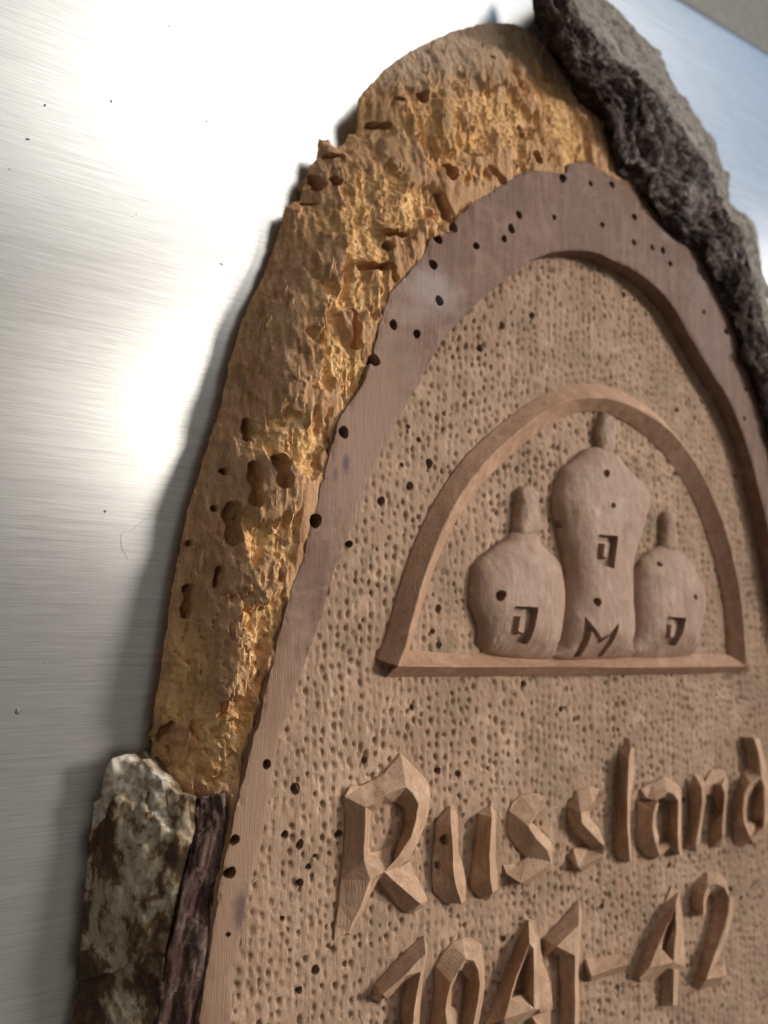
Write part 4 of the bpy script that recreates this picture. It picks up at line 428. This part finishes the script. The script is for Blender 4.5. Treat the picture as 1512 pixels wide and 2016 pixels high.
def lab_fn(ms):
    i, o, e, h = ms; L = np.zeros(len(i), int)             # 0 rim, 1 field, 2 worm, 3/4/5 hole in each, 9 outside
    L[i < 0] = 1; L[(i >= 0) & (o > 0)] = 2
    L[h < 0] += 3; L[e > 0] = 9
    return L
vx, vy, T, lab = relief(xs, ys, [s_in, s_out, s_edge, s_hole[:3]], lab_fn)
d_in, d_out, d_edge = (q[0].ravel() for q in (s_in, s_out, s_edge))
# heights
z_rim = ZR - .22 * sstep(.60, .75, fbm(vx / 1.3, vy / 3, 13, 3)) * sstep(1.8, .2, np.minimum(np.abs(d_in), np.abs(d_out))) + .05 * (fbm(vx / 1.1, vy / 1.4, 15, 3) - .5) + .18 * (fbm(vx / 9, vy / 22, 3) - .5) - .28 * np.exp(-np.abs(d_in) / .35) - .2 * np.exp(-np.abs(d_out) / .5) + .03 * (vn(vx / .5, vy / 3, 9) - .5)
px_, py_ = 2.05, 2.3
svx, svy = vx, vy
vx = svx + 1.6 * (fbm(svx / 11, svy / 11, 301, 2) - .5) + .5 * (vn(svx / 1.7, svy / 2.1, 303) - .5); vy = svy + 2.4 * (fbm(svx / 9, svy / 13, 305, 2) - .5)
gx = np.floor(vx / px_); pit = np.zeros_like(vx)
for di in (-1, 0, 1):
    cxi = gx + di; off = _h(cxi, cxi * 0 + 3, 77) * py_; gy = np.floor((vy + off) / py_)
    for dj in (-1, 0, 1):
        cyi = gy + dj
        ax = (cxi + .5 + .5 * (_h(cxi, cyi, 1) - .5)) * px_; ay = (cyi + .5 + .5 * (_h(cxi, cyi, 2) - .5)) * py_ - off
        sc = .62 + .55 * _h(cxi, cyi, 4); dp = np.where(_h(cxi, cyi, 6) < .12, .15, .4 + .75 * _h(cxi, cyi, 5))
        ux, uy = (vx - ax) / (.47 * sc), (vy - ay) / (.78 * sc)
        uy = np.where(uy > 0, uy * 1.25, uy * .85)
        r2 = ux * ux + uy * uy
        pit = np.maximum(pit, dp * np.exp(-r2 ** 1.35))
vx, vy = svx, svy
pit = pit * (.55 + .9 * fbm(vx / 8, vy / 10, 307, 3))
z_field = ZF - .80 * pit + .30 * (fbm(vx / 2.0, vy / 4.5, 31, 4) - .5) + .20 * (fbm(vx / .5, vy / .9, 37, 3) - .5) + .5 * (fbm(vx / 22, vy / 22, 41, 2) - .5)
# eroded edge
wx = vx + 2.2 * (fbm(vx / 2.2, vy / 5, 51, 3) - .5); wy = vy + 4.5 * (fbm(vx / 2.2, vy / 4, 52, 3) - .5)
def blobs(L):
    e = np.full(len(vx), -1.0)
    for x, y, a, b in L: e = np.maximum(e, 1 - np.sqrt(((wx - x) / a) ** 2 + ((wy - y) / b) ** 2))
    return e
t = np.abs(d_out) / (np.abs(d_out) + np.abs(d_edge) + 1e-6); t = np.where(d_out < 0, 0, t)
n1 = fbm(vx / 3.5, vy / 11, 61, 4)
n2 = fbm(vx / 1.6, vy / 3.2, 63, 4); n3 = fbm(vx / 7, vy / 20, 65, 5)
fr = sstep(-.34, .22, blobs(DATA['FRASS']) + 1.5 * (n1 - .5) + 1.3 * (n2 - .5) + 1.2 * (n3 - .5))
pl = sstep(-.20, .18, blobs(DATA['PLATE']) + 1.5 * (fbm(vx / 3, vy / 12, 71, 5) - .5) + 1.0 * (fbm(vx / 1.2, vy / 4, 73, 4) - .5))
fr = fr * (1 - .75 * pl) * (1 - .8 * sstep(.62, .85, t + .25 * (n1 - .5) - .25 * sstep(-5, -35, vy)))
top = sstep(98, 118, vy + 10 * (n1 - .5)) * sstep(.45, .8, t + .5 * (n1 - .5))
fr = fr * (1 - .85 * top)
terr = fbm(wx / 5, wy / 16, 81, 3); q5 = terr * 6; terr = (np.floor(q5) + sstep(.35, .5, q5 - np.floor(q5))) / 6
gran = fbm(vx / .55, vy / .7, 91, 3) - .5; fib = fbm(vx / .6, vy / 7, 95, 3) - .5
lam = (1 - np.abs(2 * vn(vx / 1.5 + .02 * vy, vy / 15, 99) - 1)) ** 5 + .7 * (1 - np.abs(2 * vn(vx / .8 + .02 * vy, vy / 9, 103) - 1)) ** 5
edge_calm = sstep(.0, .25, 1 - t)
z_worm = 24.3 - (24.3 - np.interp(vy, [60, 118], [6.5, 12])) * t ** 2.1 + .55 * (fbm(vx / 1.1, vy / 2.6, 121, 3) - .5) + (2.0 * (terr - .5) + .8 * pl) * (.25 + .75 * edge_calm) + fr * (-1.7 + .8 * gran + 1.6 * (fbm(vx / 2.4, vy / 8, 97, 4) - .5) + .5 * lam) * edge_calm + .18 * lam * (1 - fr) + .55 * fib * (1 - fr) + .25 * gran
z_worm = z_worm - 5.0 * sstep(-55, -61, vy + 3 * (n1 - .5)) * sstep(.0, .06, t) * (vx < 20)
z_worm = z_worm - (1.5 * sstep(.56, .64, fbm(vx / 2.4, vy / 5.0, 131, 4)) + .8 * sstep(.58, .66, fbm(vx / 1.0, vy / 1.8, 133, 3))) * (.12 + .6 * sstep(0, -30, vy)) * sstep(.02, .12, t) * sstep(0, .12, 1 - t)
z_worm = np.minimum(z_worm, 24.75); z_worm = np.maximum(z_worm, 5.2)
z_hole = lambda z: np.maximum(z - 7.0, 4.5)
HT = {0: z_rim, 1: z_field, 2: z_worm, 3: z_hole(z_rim), 4: z_hole(z_field), 5: np.maximum(z_worm - 4.2, 4.5)}
own = {0: 0, 3: 0, 1: 1, 4: 1, 2: 2, 5: 2}
res, walls, bd = split_regions(T, lab, HT, vx, vy, lambda hi, lo: own[hi])
part_mat = {0: ('rim', M_rim), 1: ('stippled_ground', M_field), 2: ('worm_eaten_edge', M_worm)}
part_label = {0: 'smooth violet-brown rim pierced by round worm holes', 1: 'recessed ground punched all over with small pits', 2: 'crumbling ochre worm-eaten wood outside the rim'}
PA = np.array(c_edge); pc = np.array([60.0, 0.0])
for L in (0, 1, 2):
    V, F, u = res[L]; ids = u
    if L + 3 in res:
        v2, f2, u2 = res[L + 3]; F = np.vstack([F, f2 + len(V)]); V = np.vstack([V, v2]); ids = np.r_[ids, u2]
    n0 = len(V)
    V, F = add_walls(V, F, walls.get(L, []))
    sk = [e for A, e in bd.items() if own[A] == L]
    if sk:                                              # undercut side of the slab down to the door
        e = np.vstack(sk); zt = HT[L]
        a = np.c_[vx[e[:, 0]], vy[e[:, 0]], zt[e[:, 0]]]; b = np.c_[vx[e[:, 1]], vy[e[:, 1]], zt[e[:, 1]]]
        def inset(p, z, k):
            q = p.copy(); w = pc - q[:, :2]; w /= np.hypot(*w.T)[:, None]; q[:, :2] += w * k; q[:, 2] = z; return q
        V, F = add_walls(V, F, [[a, inset(a, 5.0, 4.5), inset(b, 5.0, 4.5), b], [inset(a, 5.0, 4.5), inset(a, ZM + .02, 5.5), inset(b, ZM + .02, 5.5), inset(b, 5.0, 4.5)]])
    at = None
    if L == 2:
        pad = len(V) - n0
        at = {k: np.r_[w[ids], np.full(pad, w0)] for k, w, w0 in (('frass', fr, .35), ('plate', pl, .0), ('pale', top, 0.0))}
    o = mesh_obj(part_mat[L][0], V, F, part_mat[L][1], plaque, True, at)
    o['label'] = part_label[L]
    me = o.data
    try: me.set_sharp_from_angle(angle=math.radians(55))
    except Exception: pass

# ------------------------------------------------------------------ loose splinters on the eroded edge, fibres on the ground
worm_obj = [o for o in plaque.children if o.name.startswith('worm_eaten_edge')][0]
rng = np.random.RandomState(12)
cand = np.where((d_out > 1.0) & (d_edge < -2.6) & (s_hole[0].ravel() > .5) & (vx < 75) & (vy > -60))[0]
for k in range(80):
    i = cand[rng.randint(len(cand))]; x, y, z = vx[i], vy[i], z_worm[i]
    ln, wd, ang, lift = rng.uniform(2.0, 6.5), rng.uniform(.3, 1.0), rng.normal(0, .14), rng.uniform(.05, .5)
    n = 6; V = []; F = []
    slope = .55 if vx[i] < 10 else .3
    for j in range(n + 1):
        q = j / n - .5; w = wd * (1 - abs(2 * q) ** 1.6) * .5 * (.7 + .6 * rng.rand()) + .04
        cx_, cy_ = x + math.sin(ang) * q * ln + .25 * rng.normal() * wd * .3, y + math.cos(ang) * q * ln
        zz = z + .05 + lift * (q + .5) ** 2
        V += [(cx_ - w, cy_, zz - w * slope * .8), (cx_ + .2 * w, cy_, zz + .12 + .2 * wd * rng.rand()), (cx_ + w, cy_, zz + w * slope * .5), (cx_, cy_, zz - .45)]
    for j in range(n):
        for a_ in range(4): F.append((j * 4 + a_, j * 4 + (a_ + 1) % 4, j * 4 + 4 + (a_ + 1) % 4, j * 4 + 4 + a_))
    F += [(3, 2, 1, 0), (n * 4, n * 4 + 1, n * 4 + 2, n * 4 + 3)]
    mesh_obj('splinter', V, F, M_worm, worm_obj, False, {'plate': np.full(len(V), .4 + rng.rand() * .6), 'frass': np.full(len(V), .2 * rng.rand()), 'pale': np.full(len(V), 0.0)})
V = []; F = []
cand = np.where((d_in < -1.5) & (vx < 135) & (vy > -120))[0]
for k in range(260):
    i = cand[rng.randint(len(cand))]; x, y, z = vx[i], vy[i], z_field[i]; ang = rng.normal(0, .5) + (math.pi / 2 if rng.rand() < .2 else 0); ln = rng.uniform(.8, 3.2); cv = rng.normal() * .6; b0 = len(V)
    for j in range(5):
        q = j / 4 - .5; px2 = x + math.sin(ang) * q * ln + math.cos(ang) * cv * q * q; py2 = y + math.cos(ang) * q * ln - math.sin(ang) * cv * q * q; pz = z + .12 + .35 * rng.rand() * (abs(q) * 2)
        for a_ in range(3): V.append((px2 + .05 * math.cos(a_ * 2.09), py2 + .05 * math.sin(a_ * 2.09), pz + .05 * math.cos(a_ * 2.09 + 1)))
    for j in range(4):
        for a_ in range(3): F.append((b0 + j * 3 + a_, b0 + j * 3 + (a_ + 1) % 3, b0 + j * 3 + 3 + (a_ + 1) % 3, b0 + j * 3 + 3 + a_))
fib_o = mesh_obj('wood_fibres', V, F, plain('pale_fibre', (.56, .42, .29), .7), plaque, True); fib_o['kind'] = 'stuff'; fib_o['label'] = 'short pale wood fibres clinging to the punched ground'

# ------------------------------------------------------------------ arch frame
def ridge_strip(st, zb, zt, rnd):
    """V-roofed moulding from stations (outer x,y, ridge x,y, inner x,y)"""
    st = np.array(st, float); n = len(st); V = []; F = []
    for k, s in enumerate(st):
        o, q, i = s[:2], s[2:4], s[4:6]; j = .25 * (vn(k * .8, 3.0, rnd) - .5)
        uo = (o - q) / (np.hypot(*(o - q)) + 1e-9); ui = (i - q) / (np.hypot(*(i - q)) + 1e-9)
        for p, z in ((o + uo * .5, zb - 1.2), (o, zb + .5), (q + uo * .13, zt + j - .08), (q + ui * .13, zt + j - .08), (i, zb + .4), (i + ui * .4, zb - 1.2)):
            V.append((p[0], p[1], z))
    for k in range(n - 1):
        for a in range(5): F.append((k * 6 + a, (k + 1) * 6 + a, (k + 1) * 6 + a + 1, k * 6 + a + 1))
    F.append([0, 1, 2, 3, 4, 5]); F.append([(n - 1) * 6 + a for a in (5, 4, 3, 2, 1, 0)])
    return V, F
V1, F1 = ridge_strip(DATA['FRAME'], ZF, ZF + 4.0, 3)
arch = mesh_obj('arch_moulding', V1, F1, M_frame, plaque, False)
def dens(st, k):
    st = np.array(st); i = np.linspace(0, len(st) - 1, k); return np.array([[np.interp(q, np.arange(len(st)), st[:, c]) for c in range(6)] for q in i])
V1, F1 = ridge_strip(dens(DATA['FRAMEBAR'], 24), ZF, ZF + 3.95, 8)
sill = mesh_obj('arch_sill', V1, F1, M_frame, plaque, False)

# ------------------------------------------------------------------ church towers
def tower(k, tw):
    B = np.array(tw['body']); b = smooth_line(B, 1.0, True); Hh = tw['H']
    x = np.arange(B[:, 0].min() - 2, B[:, 0].max() + 2, .27); y = np.arange(B[:, 1].min() - 2, B[:, 1].max() + 2, .27)
    sb = sdf_grid(x, y, b); wins = [sdf_grid(x, y, lin_line(w, .6, True)) for w in tw['win']]
    sh = caps_grid(x, y, [(a, c, a, c, r) for a, c, r in tw['holes']])
    def lf(ms):
        L = np.zeros(len(ms[0]), int)
        for i, w in enumerate(ms[2:]): L[w < 0] = 2 + i
        L[ms[1] < 0] = 1; L[ms[0] > 0] = 9; return L
    ux, uy, Tt, lb = relief(x, y, [sb, sh[:3]] + wins, lf)
    dd = np.maximum(-sb[0].ravel(), 0); q = np.clip(dd / 10.0, 0, 1)
    z = ZF + .5 + (Hh + .3) * np.maximum(1 - (1 - q) ** 2.2, 0) ** .6 + .5 * (fbm(ux / 3.2, uy / 4.5, 5 + k, 3) - .5) + .16 * (fbm(ux / .9, uy / 1.6, 15 + k, 2) - .5)
    z = z - 1.0 * sstep(-24, -31, uy)
    hts = {0: z, 1: z - 4.0}; ow = {0: 0, 1: 0}
    for i in range(len(wins)): hts[2 + i] = z - 1.9 - .15 * vn(ux, uy, 3); ow[2 + i] = 2 + i
    rs, wl, b2 = split_regions(Tt, lb, hts, ux, uy, lambda hi, lo: ow[hi])
    V, F, _ = rs[0]
    if 1 in rs: F = np.vstack([F, rs[1][1] + len(V)]); V = np.vstack([V, rs[1][0]])
    V, F = add_walls(V, F, wl.get(0, []))
    e = np.vstack([w for A, w in b2.items()])
    lo = lambda i: np.c_[ux[i], uy[i], np.full(len(i), ZF - 1.5)]; hi = lambda i: np.c_[ux[i], uy[i], z[i]]
    V, F = add_walls(V, F, [[hi(e[:, 0]), lo(e[:, 0]), lo(e[:, 1]), hi(e[:, 1])]])
    t_ = mesh_obj('tower', V, F, M_church, plaque, True); t_.data.set_sharp_from_angle(angle=math.radians(48))
    t_['label'] = ['short onion-domed tower at the left of the carved church', 'tall middle tower of the carved church', 'short onion-domed tower at the right of the carved church'][k]
    for i in range(len(wins)):
        if 2 + i not in rs: continue
        Vw, Fw, _ = rs[2 + i]; Fw = [tuple(q) for q in Fw]; Vw = [tuple(q) for q in Vw]
        if i == 0:                                       # slanting glazing bar left standing in the recess
            w4 = np.array(tw['win'][0]); cw = w4.mean(0); p = cw + (w4 - cw) * np.array([.30, .50]); zc = float(np.mean([q[2] for q in Vw])); n0 = len(Vw)
            Vw += [(a, c, zc - .3) for a, c in p] + [(p[j][0] * .85 + cw[0] * .15, p[j][1] * .85 + cw[1] * .15, zc + (1.85, 1.75, 1.3, 1.5)[j]) for j in range(4)]
            Fw += [(n0 + 4, n0 + 5, n0 + 6, n0 + 7)] + [(n0 + j, n0 + (j + 1) % 4, n0 + 4 + (j + 1) % 4, n0 + 4 + j) for j in range(4)]
        mesh_obj('window' if i == 0 else 'door', Vw, Fw, M_church, t_, False)
    # spire
    sp = np.array(tw['spire']); cs = sp.mean(0); hs = (sp[:, 1] - sp[:, 1].min()) / np.ptp(sp[:, 1]); sp[:, 0] = cs[0] + (sp[:, 0] - cs[0]) * (1.0 - .22 * hs); sp = rough(smooth_line(sp, .8, True), .25, 1.5, 40 + k)
    x = np.arange(sp[:, 0].min() - 1, sp[:, 0].max() + 1, .3); y = np.arange(sp[:, 1].min() - 1, sp[:, 1].max() + 1, .3)
    ss = sdf_grid(x, y, sp)
    ux, uy, Tt, lb = relief(x, y, [ss], lambda ms: np.where(ms[0] > 0, 9, 0))
    q = np.clip(-ss[0].ravel() / 2.6, 0, 1); z = ZF + .8 + 2.1 * np.sqrt(np.maximum(1 - (1 - q) ** 2, 0)) + .7 * (fbm(ux / 1.4, uy / 2, k, 3) - .5)
    rs, wl, b2 = split_regions(Tt, lb, {0: z}, ux, uy, lambda a, c: 0)
    V, F, _ = rs[0]; e = b2[0]
    V, F = add_walls(V, F, [[np.c_[ux[e[:, 0]], uy[e[:, 0]], z[e[:, 0]]], np.c_[ux[e[:, 0]], uy[e[:, 0]], np.full(len(e), ZF - 1.5)], np.c_[ux[e[:, 1]], uy[e[:, 1]], np.full(len(e), ZF - 1.5)], np.c_[ux[e[:, 1]], uy[e[:, 1]], z[e[:, 1]]]]])
    s_ = mesh_obj('spire', V, F, M_church, t_, True); s_.data.set_sharp_from_angle(angle=math.radians(45))
for k, tw in enumerate(DATA['TOWERS']): tower(k, tw)

# ------------------------------------------------------------------ raised letters and digits
ORD = ['first', 'second']; seen = {}
for kind, ch, g in DATA['LETTERS']:
    V = [tuple(v) for v in g['v']]; F = [tuple(q) for q in g['f']]
    cnt = {}
    for q in F:
        for a, b in ((q[0], q[1]), (q[1], q[2]), (q[2], q[0])): cnt.setdefault((min(a, b), max(a, b)), []).append((a, b))
    rings = set()
    for ring in g['h']:
        n = len(ring); base = len(V)
        for i in ring: V.append((V[i][0], V[i][1], V[i][2] - 3.0))
        for i in range(n):
            rings.add((min(ring[i], ring[(i + 1) % n]), max(ring[i], ring[(i + 1) % n])))
            F.append((ring[i], ring[(i + 1) % n], base + (i + 1) % n, base + i))
        F.append(tuple(range(base, base + n)))
    low = {}
    for key, es in cnt.items():
        if len(es) == 1 and key not in rings:
            a, b = es[0]
            for i in (a, b):
                if i not in low: low[i] = len(V); V.append((V[i][0] + .05, V[i][1], ZF - 1.6))
            F.append((b, a, low[a], low[b]))
    o = mesh_obj(kind, V, F, M_letter, plaque, False)
    bv = o.modifiers.new('worn_edges', 'BEVEL'); bv.width = .00016; bv.segments = 2; bv.limit_method = 'ANGLE'; bv.angle_limit = math.radians(22); bv.use_clamp_overlap = True
    names = {'-': 'raised dash between the two years'}
    seen[ch] = seen.get(ch, 0) + 1
    rep = sum(1 for _, c, _ in DATA['LETTERS'] if c == ch) > 1
    o['label'] = names.get(ch, ('%s raised %s %s' % (ORD[seen[ch] - 1], kind, ch)) if rep else 'raised %s %s' % (kind, ch))

# ------------------------------------------------------------------ bark
def patch(curves, nu, nv, rnd, amp, sm=None):
    """lofted sheet through curves (each a list of 3-D points along the length), roughened; curves go across"""
    C = []
    for c in curves:
        c = np.array(c, float); d = np.r_[0, np.cumsum(np.linalg.norm(np.diff(c, axis=0), axis=1))]; tt = np.linspace(0, d[-1], nv)
        C.append(np.c_[np.interp(tt, d, c[:, 0]), np.interp(tt, d, c[:, 1]), np.interp(tt, d, c[:, 2])])
    C = np.array(C); m_ = len(C); uu = np.linspace(0, m_ - 1, nu); G = np.zeros((nu, nv, 3))
    for a in range(nu):
        i = min(int(uu[a]), m_ - 2); f_ = uu[a] - i; G[a] = C[i] * (1 - f_) + C[i + 1] * f_
    nr = np.cross(np.gradient(G, axis=0), np.gradient(G, axis=1)); nr /= np.linalg.norm(nr, axis=2)[:, :, None] + 1e-9
    if nr[..., 2].mean() < 0: nr = -nr
    S_ = np.repeat(np.r_[0, np.cumsum(np.linalg.norm(np.diff(G[:, nv // 2], axis=0), axis=1))], nv).reshape(nu, nv); R_ = np.tile(np.r_[0, np.cumsum(np.linalg.norm(np.diff(G[nu // 2], axis=0), axis=1))], nu).reshape(nu, nv) * .55
    h = (fbm(S_ / 6, R_ / 12, rnd, 3) - .5) * 2.2 + (fbm(S_ / 1.8, R_ / 3.2, rnd + 7, 4) - .5) * 2.6 + (fbm(S_ / .5, R_ / .7, rnd + 9, 2) - .5) * .6
    q_ = fbm(S_ / 2.6, R_ / 5.0, rnd + 31, 4) * 7; h = h + ((np.floor(q_) + sstep(.75, .9, q_ - np.floor(q_))) - 3.5) * .8
    ed = np.minimum(1, np.minimum(np.arange(nu), np.arange(nu)[::-1]) / 2.0)[:, None]
    G = G + nr * (h * amp * (.45 + .55 * ed))[..., None]
    idx = np.arange(nu * nv).reshape(nu, nv)
    Fq = np.c_[idx[:-1, :-1].ravel(), idx[1:, :-1].ravel(), idx[1:, 1:].ravel(), idx[:-1, 1:].ravel()]
    dl = np.r_[0, np.cumsum(np.linalg.norm(np.diff(G[nu // 2], axis=0), axis=1))]; dc = np.r_[0, np.cumsum(np.linalg.norm(np.diff(G[:, nv // 2], axis=0), axis=1))]
    at = {'across': np.repeat(dc, nv), 'along': np.tile(dl, nu)}
    return G.reshape(-1, 3), Fq, at
def off(c, dx, dy, z): return [(p[0] + dx, p[1] + dy, z) for p in c]
# right: thick slab of bark leaning over the top right of the plaque
Fc, Gc, Oc, Ic = (DATA[k] for k in ('RB_F', 'RB_G', 'RB_O', 'RB_I'))
Vo, Fo, ao = patch([Gc, [((a[0] + b[0]) / 2 + 1, (a[1] + b[1]) / 2 + 1.5, 20.5) for a, b in zip(Gc, Oc)], Oc, off(Oc, -6, -6, 4.0)], 80, 220, 101, .8)
barkR = mesh_obj('bark', Vo, Fo, M_gout, plaque, True, ao)
barkR['label'] = 'thick grey bark slab along the upper right of the plaque'
Vc, Fq, ac = patch([Ic, [((a[0] * .6 + b[0] * .4) + .5, a[1] * .6 + b[1] * .4, a[2] * .45 + b[2] * .55) for a, b in zip(Ic, Fc)], Fc, [((a[0] + b[0]) / 2, (a[1] + b[1]) / 2, 27.2) for a, b in zip(Fc, Gc)], Gc], 110, 300, 131, 1.5)
cut = mesh_obj('cut_face', Vc, Fq, M_gcut, barkR, True, ac)
# left: curled remnant of birch bark beside the rim
A_, B_, C_, Tp = (np.array(DATA[k]) for k in ('LB_A', 'LB_B', 'LB_C', 'LB_TOP'))
def rs3(c, n):
    d = np.r_[0, np.cumsum(np.linalg.norm(np.diff(c, axis=0), axis=1))]; t_ = np.linspace(0, d[-1], n); return np.c_[[np.interp(t_, d, c[:, k]) for k in range(3)]].T
nu, nv = 90, 190
tb = rs3(Tp, nu); lft = rs3(B_, nv); rgt = rs3(C_, nv); G = np.zeros((nu, nv, 3))
vv = np.linspace(0, 1, nv)
for a in range(nu):
    f_ = a / (nu - 1); ln = lft * (1 - f_) + rgt * f_
    bulge = math.sin(math.pi * f_) * 2.0
    w_ = (1 - vv) ** 3
    G[a] = ln + (tb[a] - ln[0])[None, :] * w_[:, None]; G[a, :, 2] += bulge * (1 - w_)
S_, R_ = G[..., 0] * 1.2, G[..., 1]
lay = fbm(S_ / 7, R_ / 9, 203, 3) * 5; lay = (np.floor(lay) + sstep(.7, .85, lay - np.floor(lay)))
hh = (lay - 2.5) * .5 + (fbm(S_ / 2.5, R_ / 3.5, 207, 3) - .5) * .8 + (fbm(S_ / .6, R_ / .8, 209, 2) - .5) * .15
tear = vv[None, :] * 60 + 8 * (fbm(S_ / 5, R_ / 5, 215, 3) - .5) + 4.0 * np.sin(np.linspace(0, 3, nu))[:, None]
chip = (tear < 9.5).astype(float) * (np.linspace(0, 1, nu)[:, None] > .22)
hh = hh + 1.1 * (1 - chip) * sstep(9, 10.5, tear) * (tear < 40)
nrm_ = np.array([-.62, .1, .78]); G = G + nrm_ * hh[..., None]
back = G[:, :1].copy(); back[..., 2] -= 3.5; back[..., 0] += 3.0; back[..., 1] -= .6; back2 = back.copy(); back2[..., 2] = ZM; back2[..., 0] += 5
under = G[-1:, :].copy(); under[..., 2] = ZM; under[..., 0] += 4.0
Vb = np.concatenate([back2, back, G], axis=1); n2 = nv + 2; Vb = Vb.reshape(-1, 3); idx = np.arange(nu * n2).reshape(nu, n2)
Fb = np.c_[idx[:-1, :-1].ravel(), idx[1:, :-1].ravel(), idx[1:, 1:].ravel(), idx[:-1, 1:].ravel()]
chip_v = np.concatenate([np.zeros((nu, 2)), chip], axis=1).ravel()
u0 = len(Vb); Vb = np.vstack([Vb, under.reshape(-1, 3)]); last = idx[-1, 2:]
Fb = np.vstack([Fb, np.c_[last[:-1], u0 + np.arange(nv - 1), u0 + 1 + np.arange(nv - 1), last[1:]]]); chip_v = np.r_[chip_v, np.zeros(nv)]
barkL = mesh_obj('bark', Vb, Fb, M_bark, plaque, True, {'chip': chip_v})
barkL['label'] = 'mottled white and brown birch bark remnant at the lower left'
In = A_.copy(); In[:, 0] += .6; In[:, 2] = 15.0
Bb = rs3(B_, len(A_))
Vc, Fq, ac = patch([In, A_, (A_ + Bb) / 2 + np.array([0, 0, .6]), Bb, Bb + np.array([.3, 0, -2.5])], 46, 200, 171, .55)
e0 = Vc.reshape(46, 200, 3)[:, 0]; n0 = len(Vc); Vc = np.vstack([Vc, e0 - np.array([0, .6, 9])])
Fq = np.vstack([Fq, np.c_[np.arange(45) * 200, n0 + np.arange(45), n0 + 1 + np.arange(45), (np.arange(45) + 1) * 200]])
cut2 = mesh_obj('cut_face', Vc, Fq, M_barkcut, barkL, True); cut2['label'] = 'rough purplish brown cut edge of the bark'

# ------------------------------------------------------------------ small things on the door
hp = smooth_line(np.array(DATA['HAIR'])[:, :2], .5); V = []; F = []
for k, p in enumerate(hp):
    for a in range(5): V.append((p[0] + .035 * math.cos(a * 1.2566), p[1] + .035 * math.sin(a * 1.2566) * .5, .07 + ZM + .03 * math.sin(a * 1.2566)))
for k in range(len(hp) - 1):
    for a in range(5): F.append((k * 5 + a, k * 5 + (a + 1) % 5, (k + 1) * 5 + (a + 1) % 5, (k + 1) * 5 + a))
hb = (float(hp[-1][0]), float(hp[-1][1]), ZM)
hair = mesh_obj('hair_strand', V, F, M_hair, None, True, None, hb); hair.location = W(*hb)
hair['label'] = 'single fine bent hair stuck to the steel left of the plaque'; hair['category'] = 'hair'
rng = np.random.RandomState(4)
for k, (x, y, _) in enumerate(DATA['SPECKS']):
    rad = [.5, .28, .16, .2, .17, .17, .18, .14, .12, .14, .1, .1, .1][k]; el = [1, 1, 2.6, 1.2, 2, 2, 2.4, 1, 3, 1, 1, 1, 1][k]; ro = rng.rand() * 3
    V = [(x, y, ZM + .02)]; ring = 9; F = []
    for lvl, (rr, zz) in enumerate(((1, .03), (.95, .12), (.6, .26))):
        for a in range(ring):
            th = a * 2 * math.pi / ring; q = rad * rr * (.75 + .5 * rng.rand()); dx, dy = q * math.cos(th) * el, q * math.sin(th)
            V.append((x + dx * math.cos(ro) - dy * math.sin(ro), y + dx * math.sin(ro) + dy * math.cos(ro), ZM + zz * rad * 2))
    V.append((x, y, ZM + .55 * rad))
    for a in range(ring):
        b = (a + 1) % ring
        for l in range(2): F.append((1 + l * ring + a, 1 + l * ring + b, 1 + (l + 1) * ring + b, 1 + (l + 1) * ring + a))
        F.append((1 + 2 * ring + a, 1 + 2 * ring + b, 1 + 3 * ring)); F.append((1 + b, 1 + a, 0))
    o = mesh_obj('dust_speck', V, F, M_dust, None, True, None, (x, y, ZM)); o.location = W(x, y, ZM)
    o['label'] = {0: 'largest dark dust speck on the steel, above the birch bark', 1: 'small dust speck on the steel just above the bent hair', 2: 'tiny curled lint fleck on the steel nearest the plaque edge'}.get(k, 'tiny grey dust speck on the bright brushed steel')
    o['category'] = 'dust speck'; o['group'] = 'dust specks on the steel door'
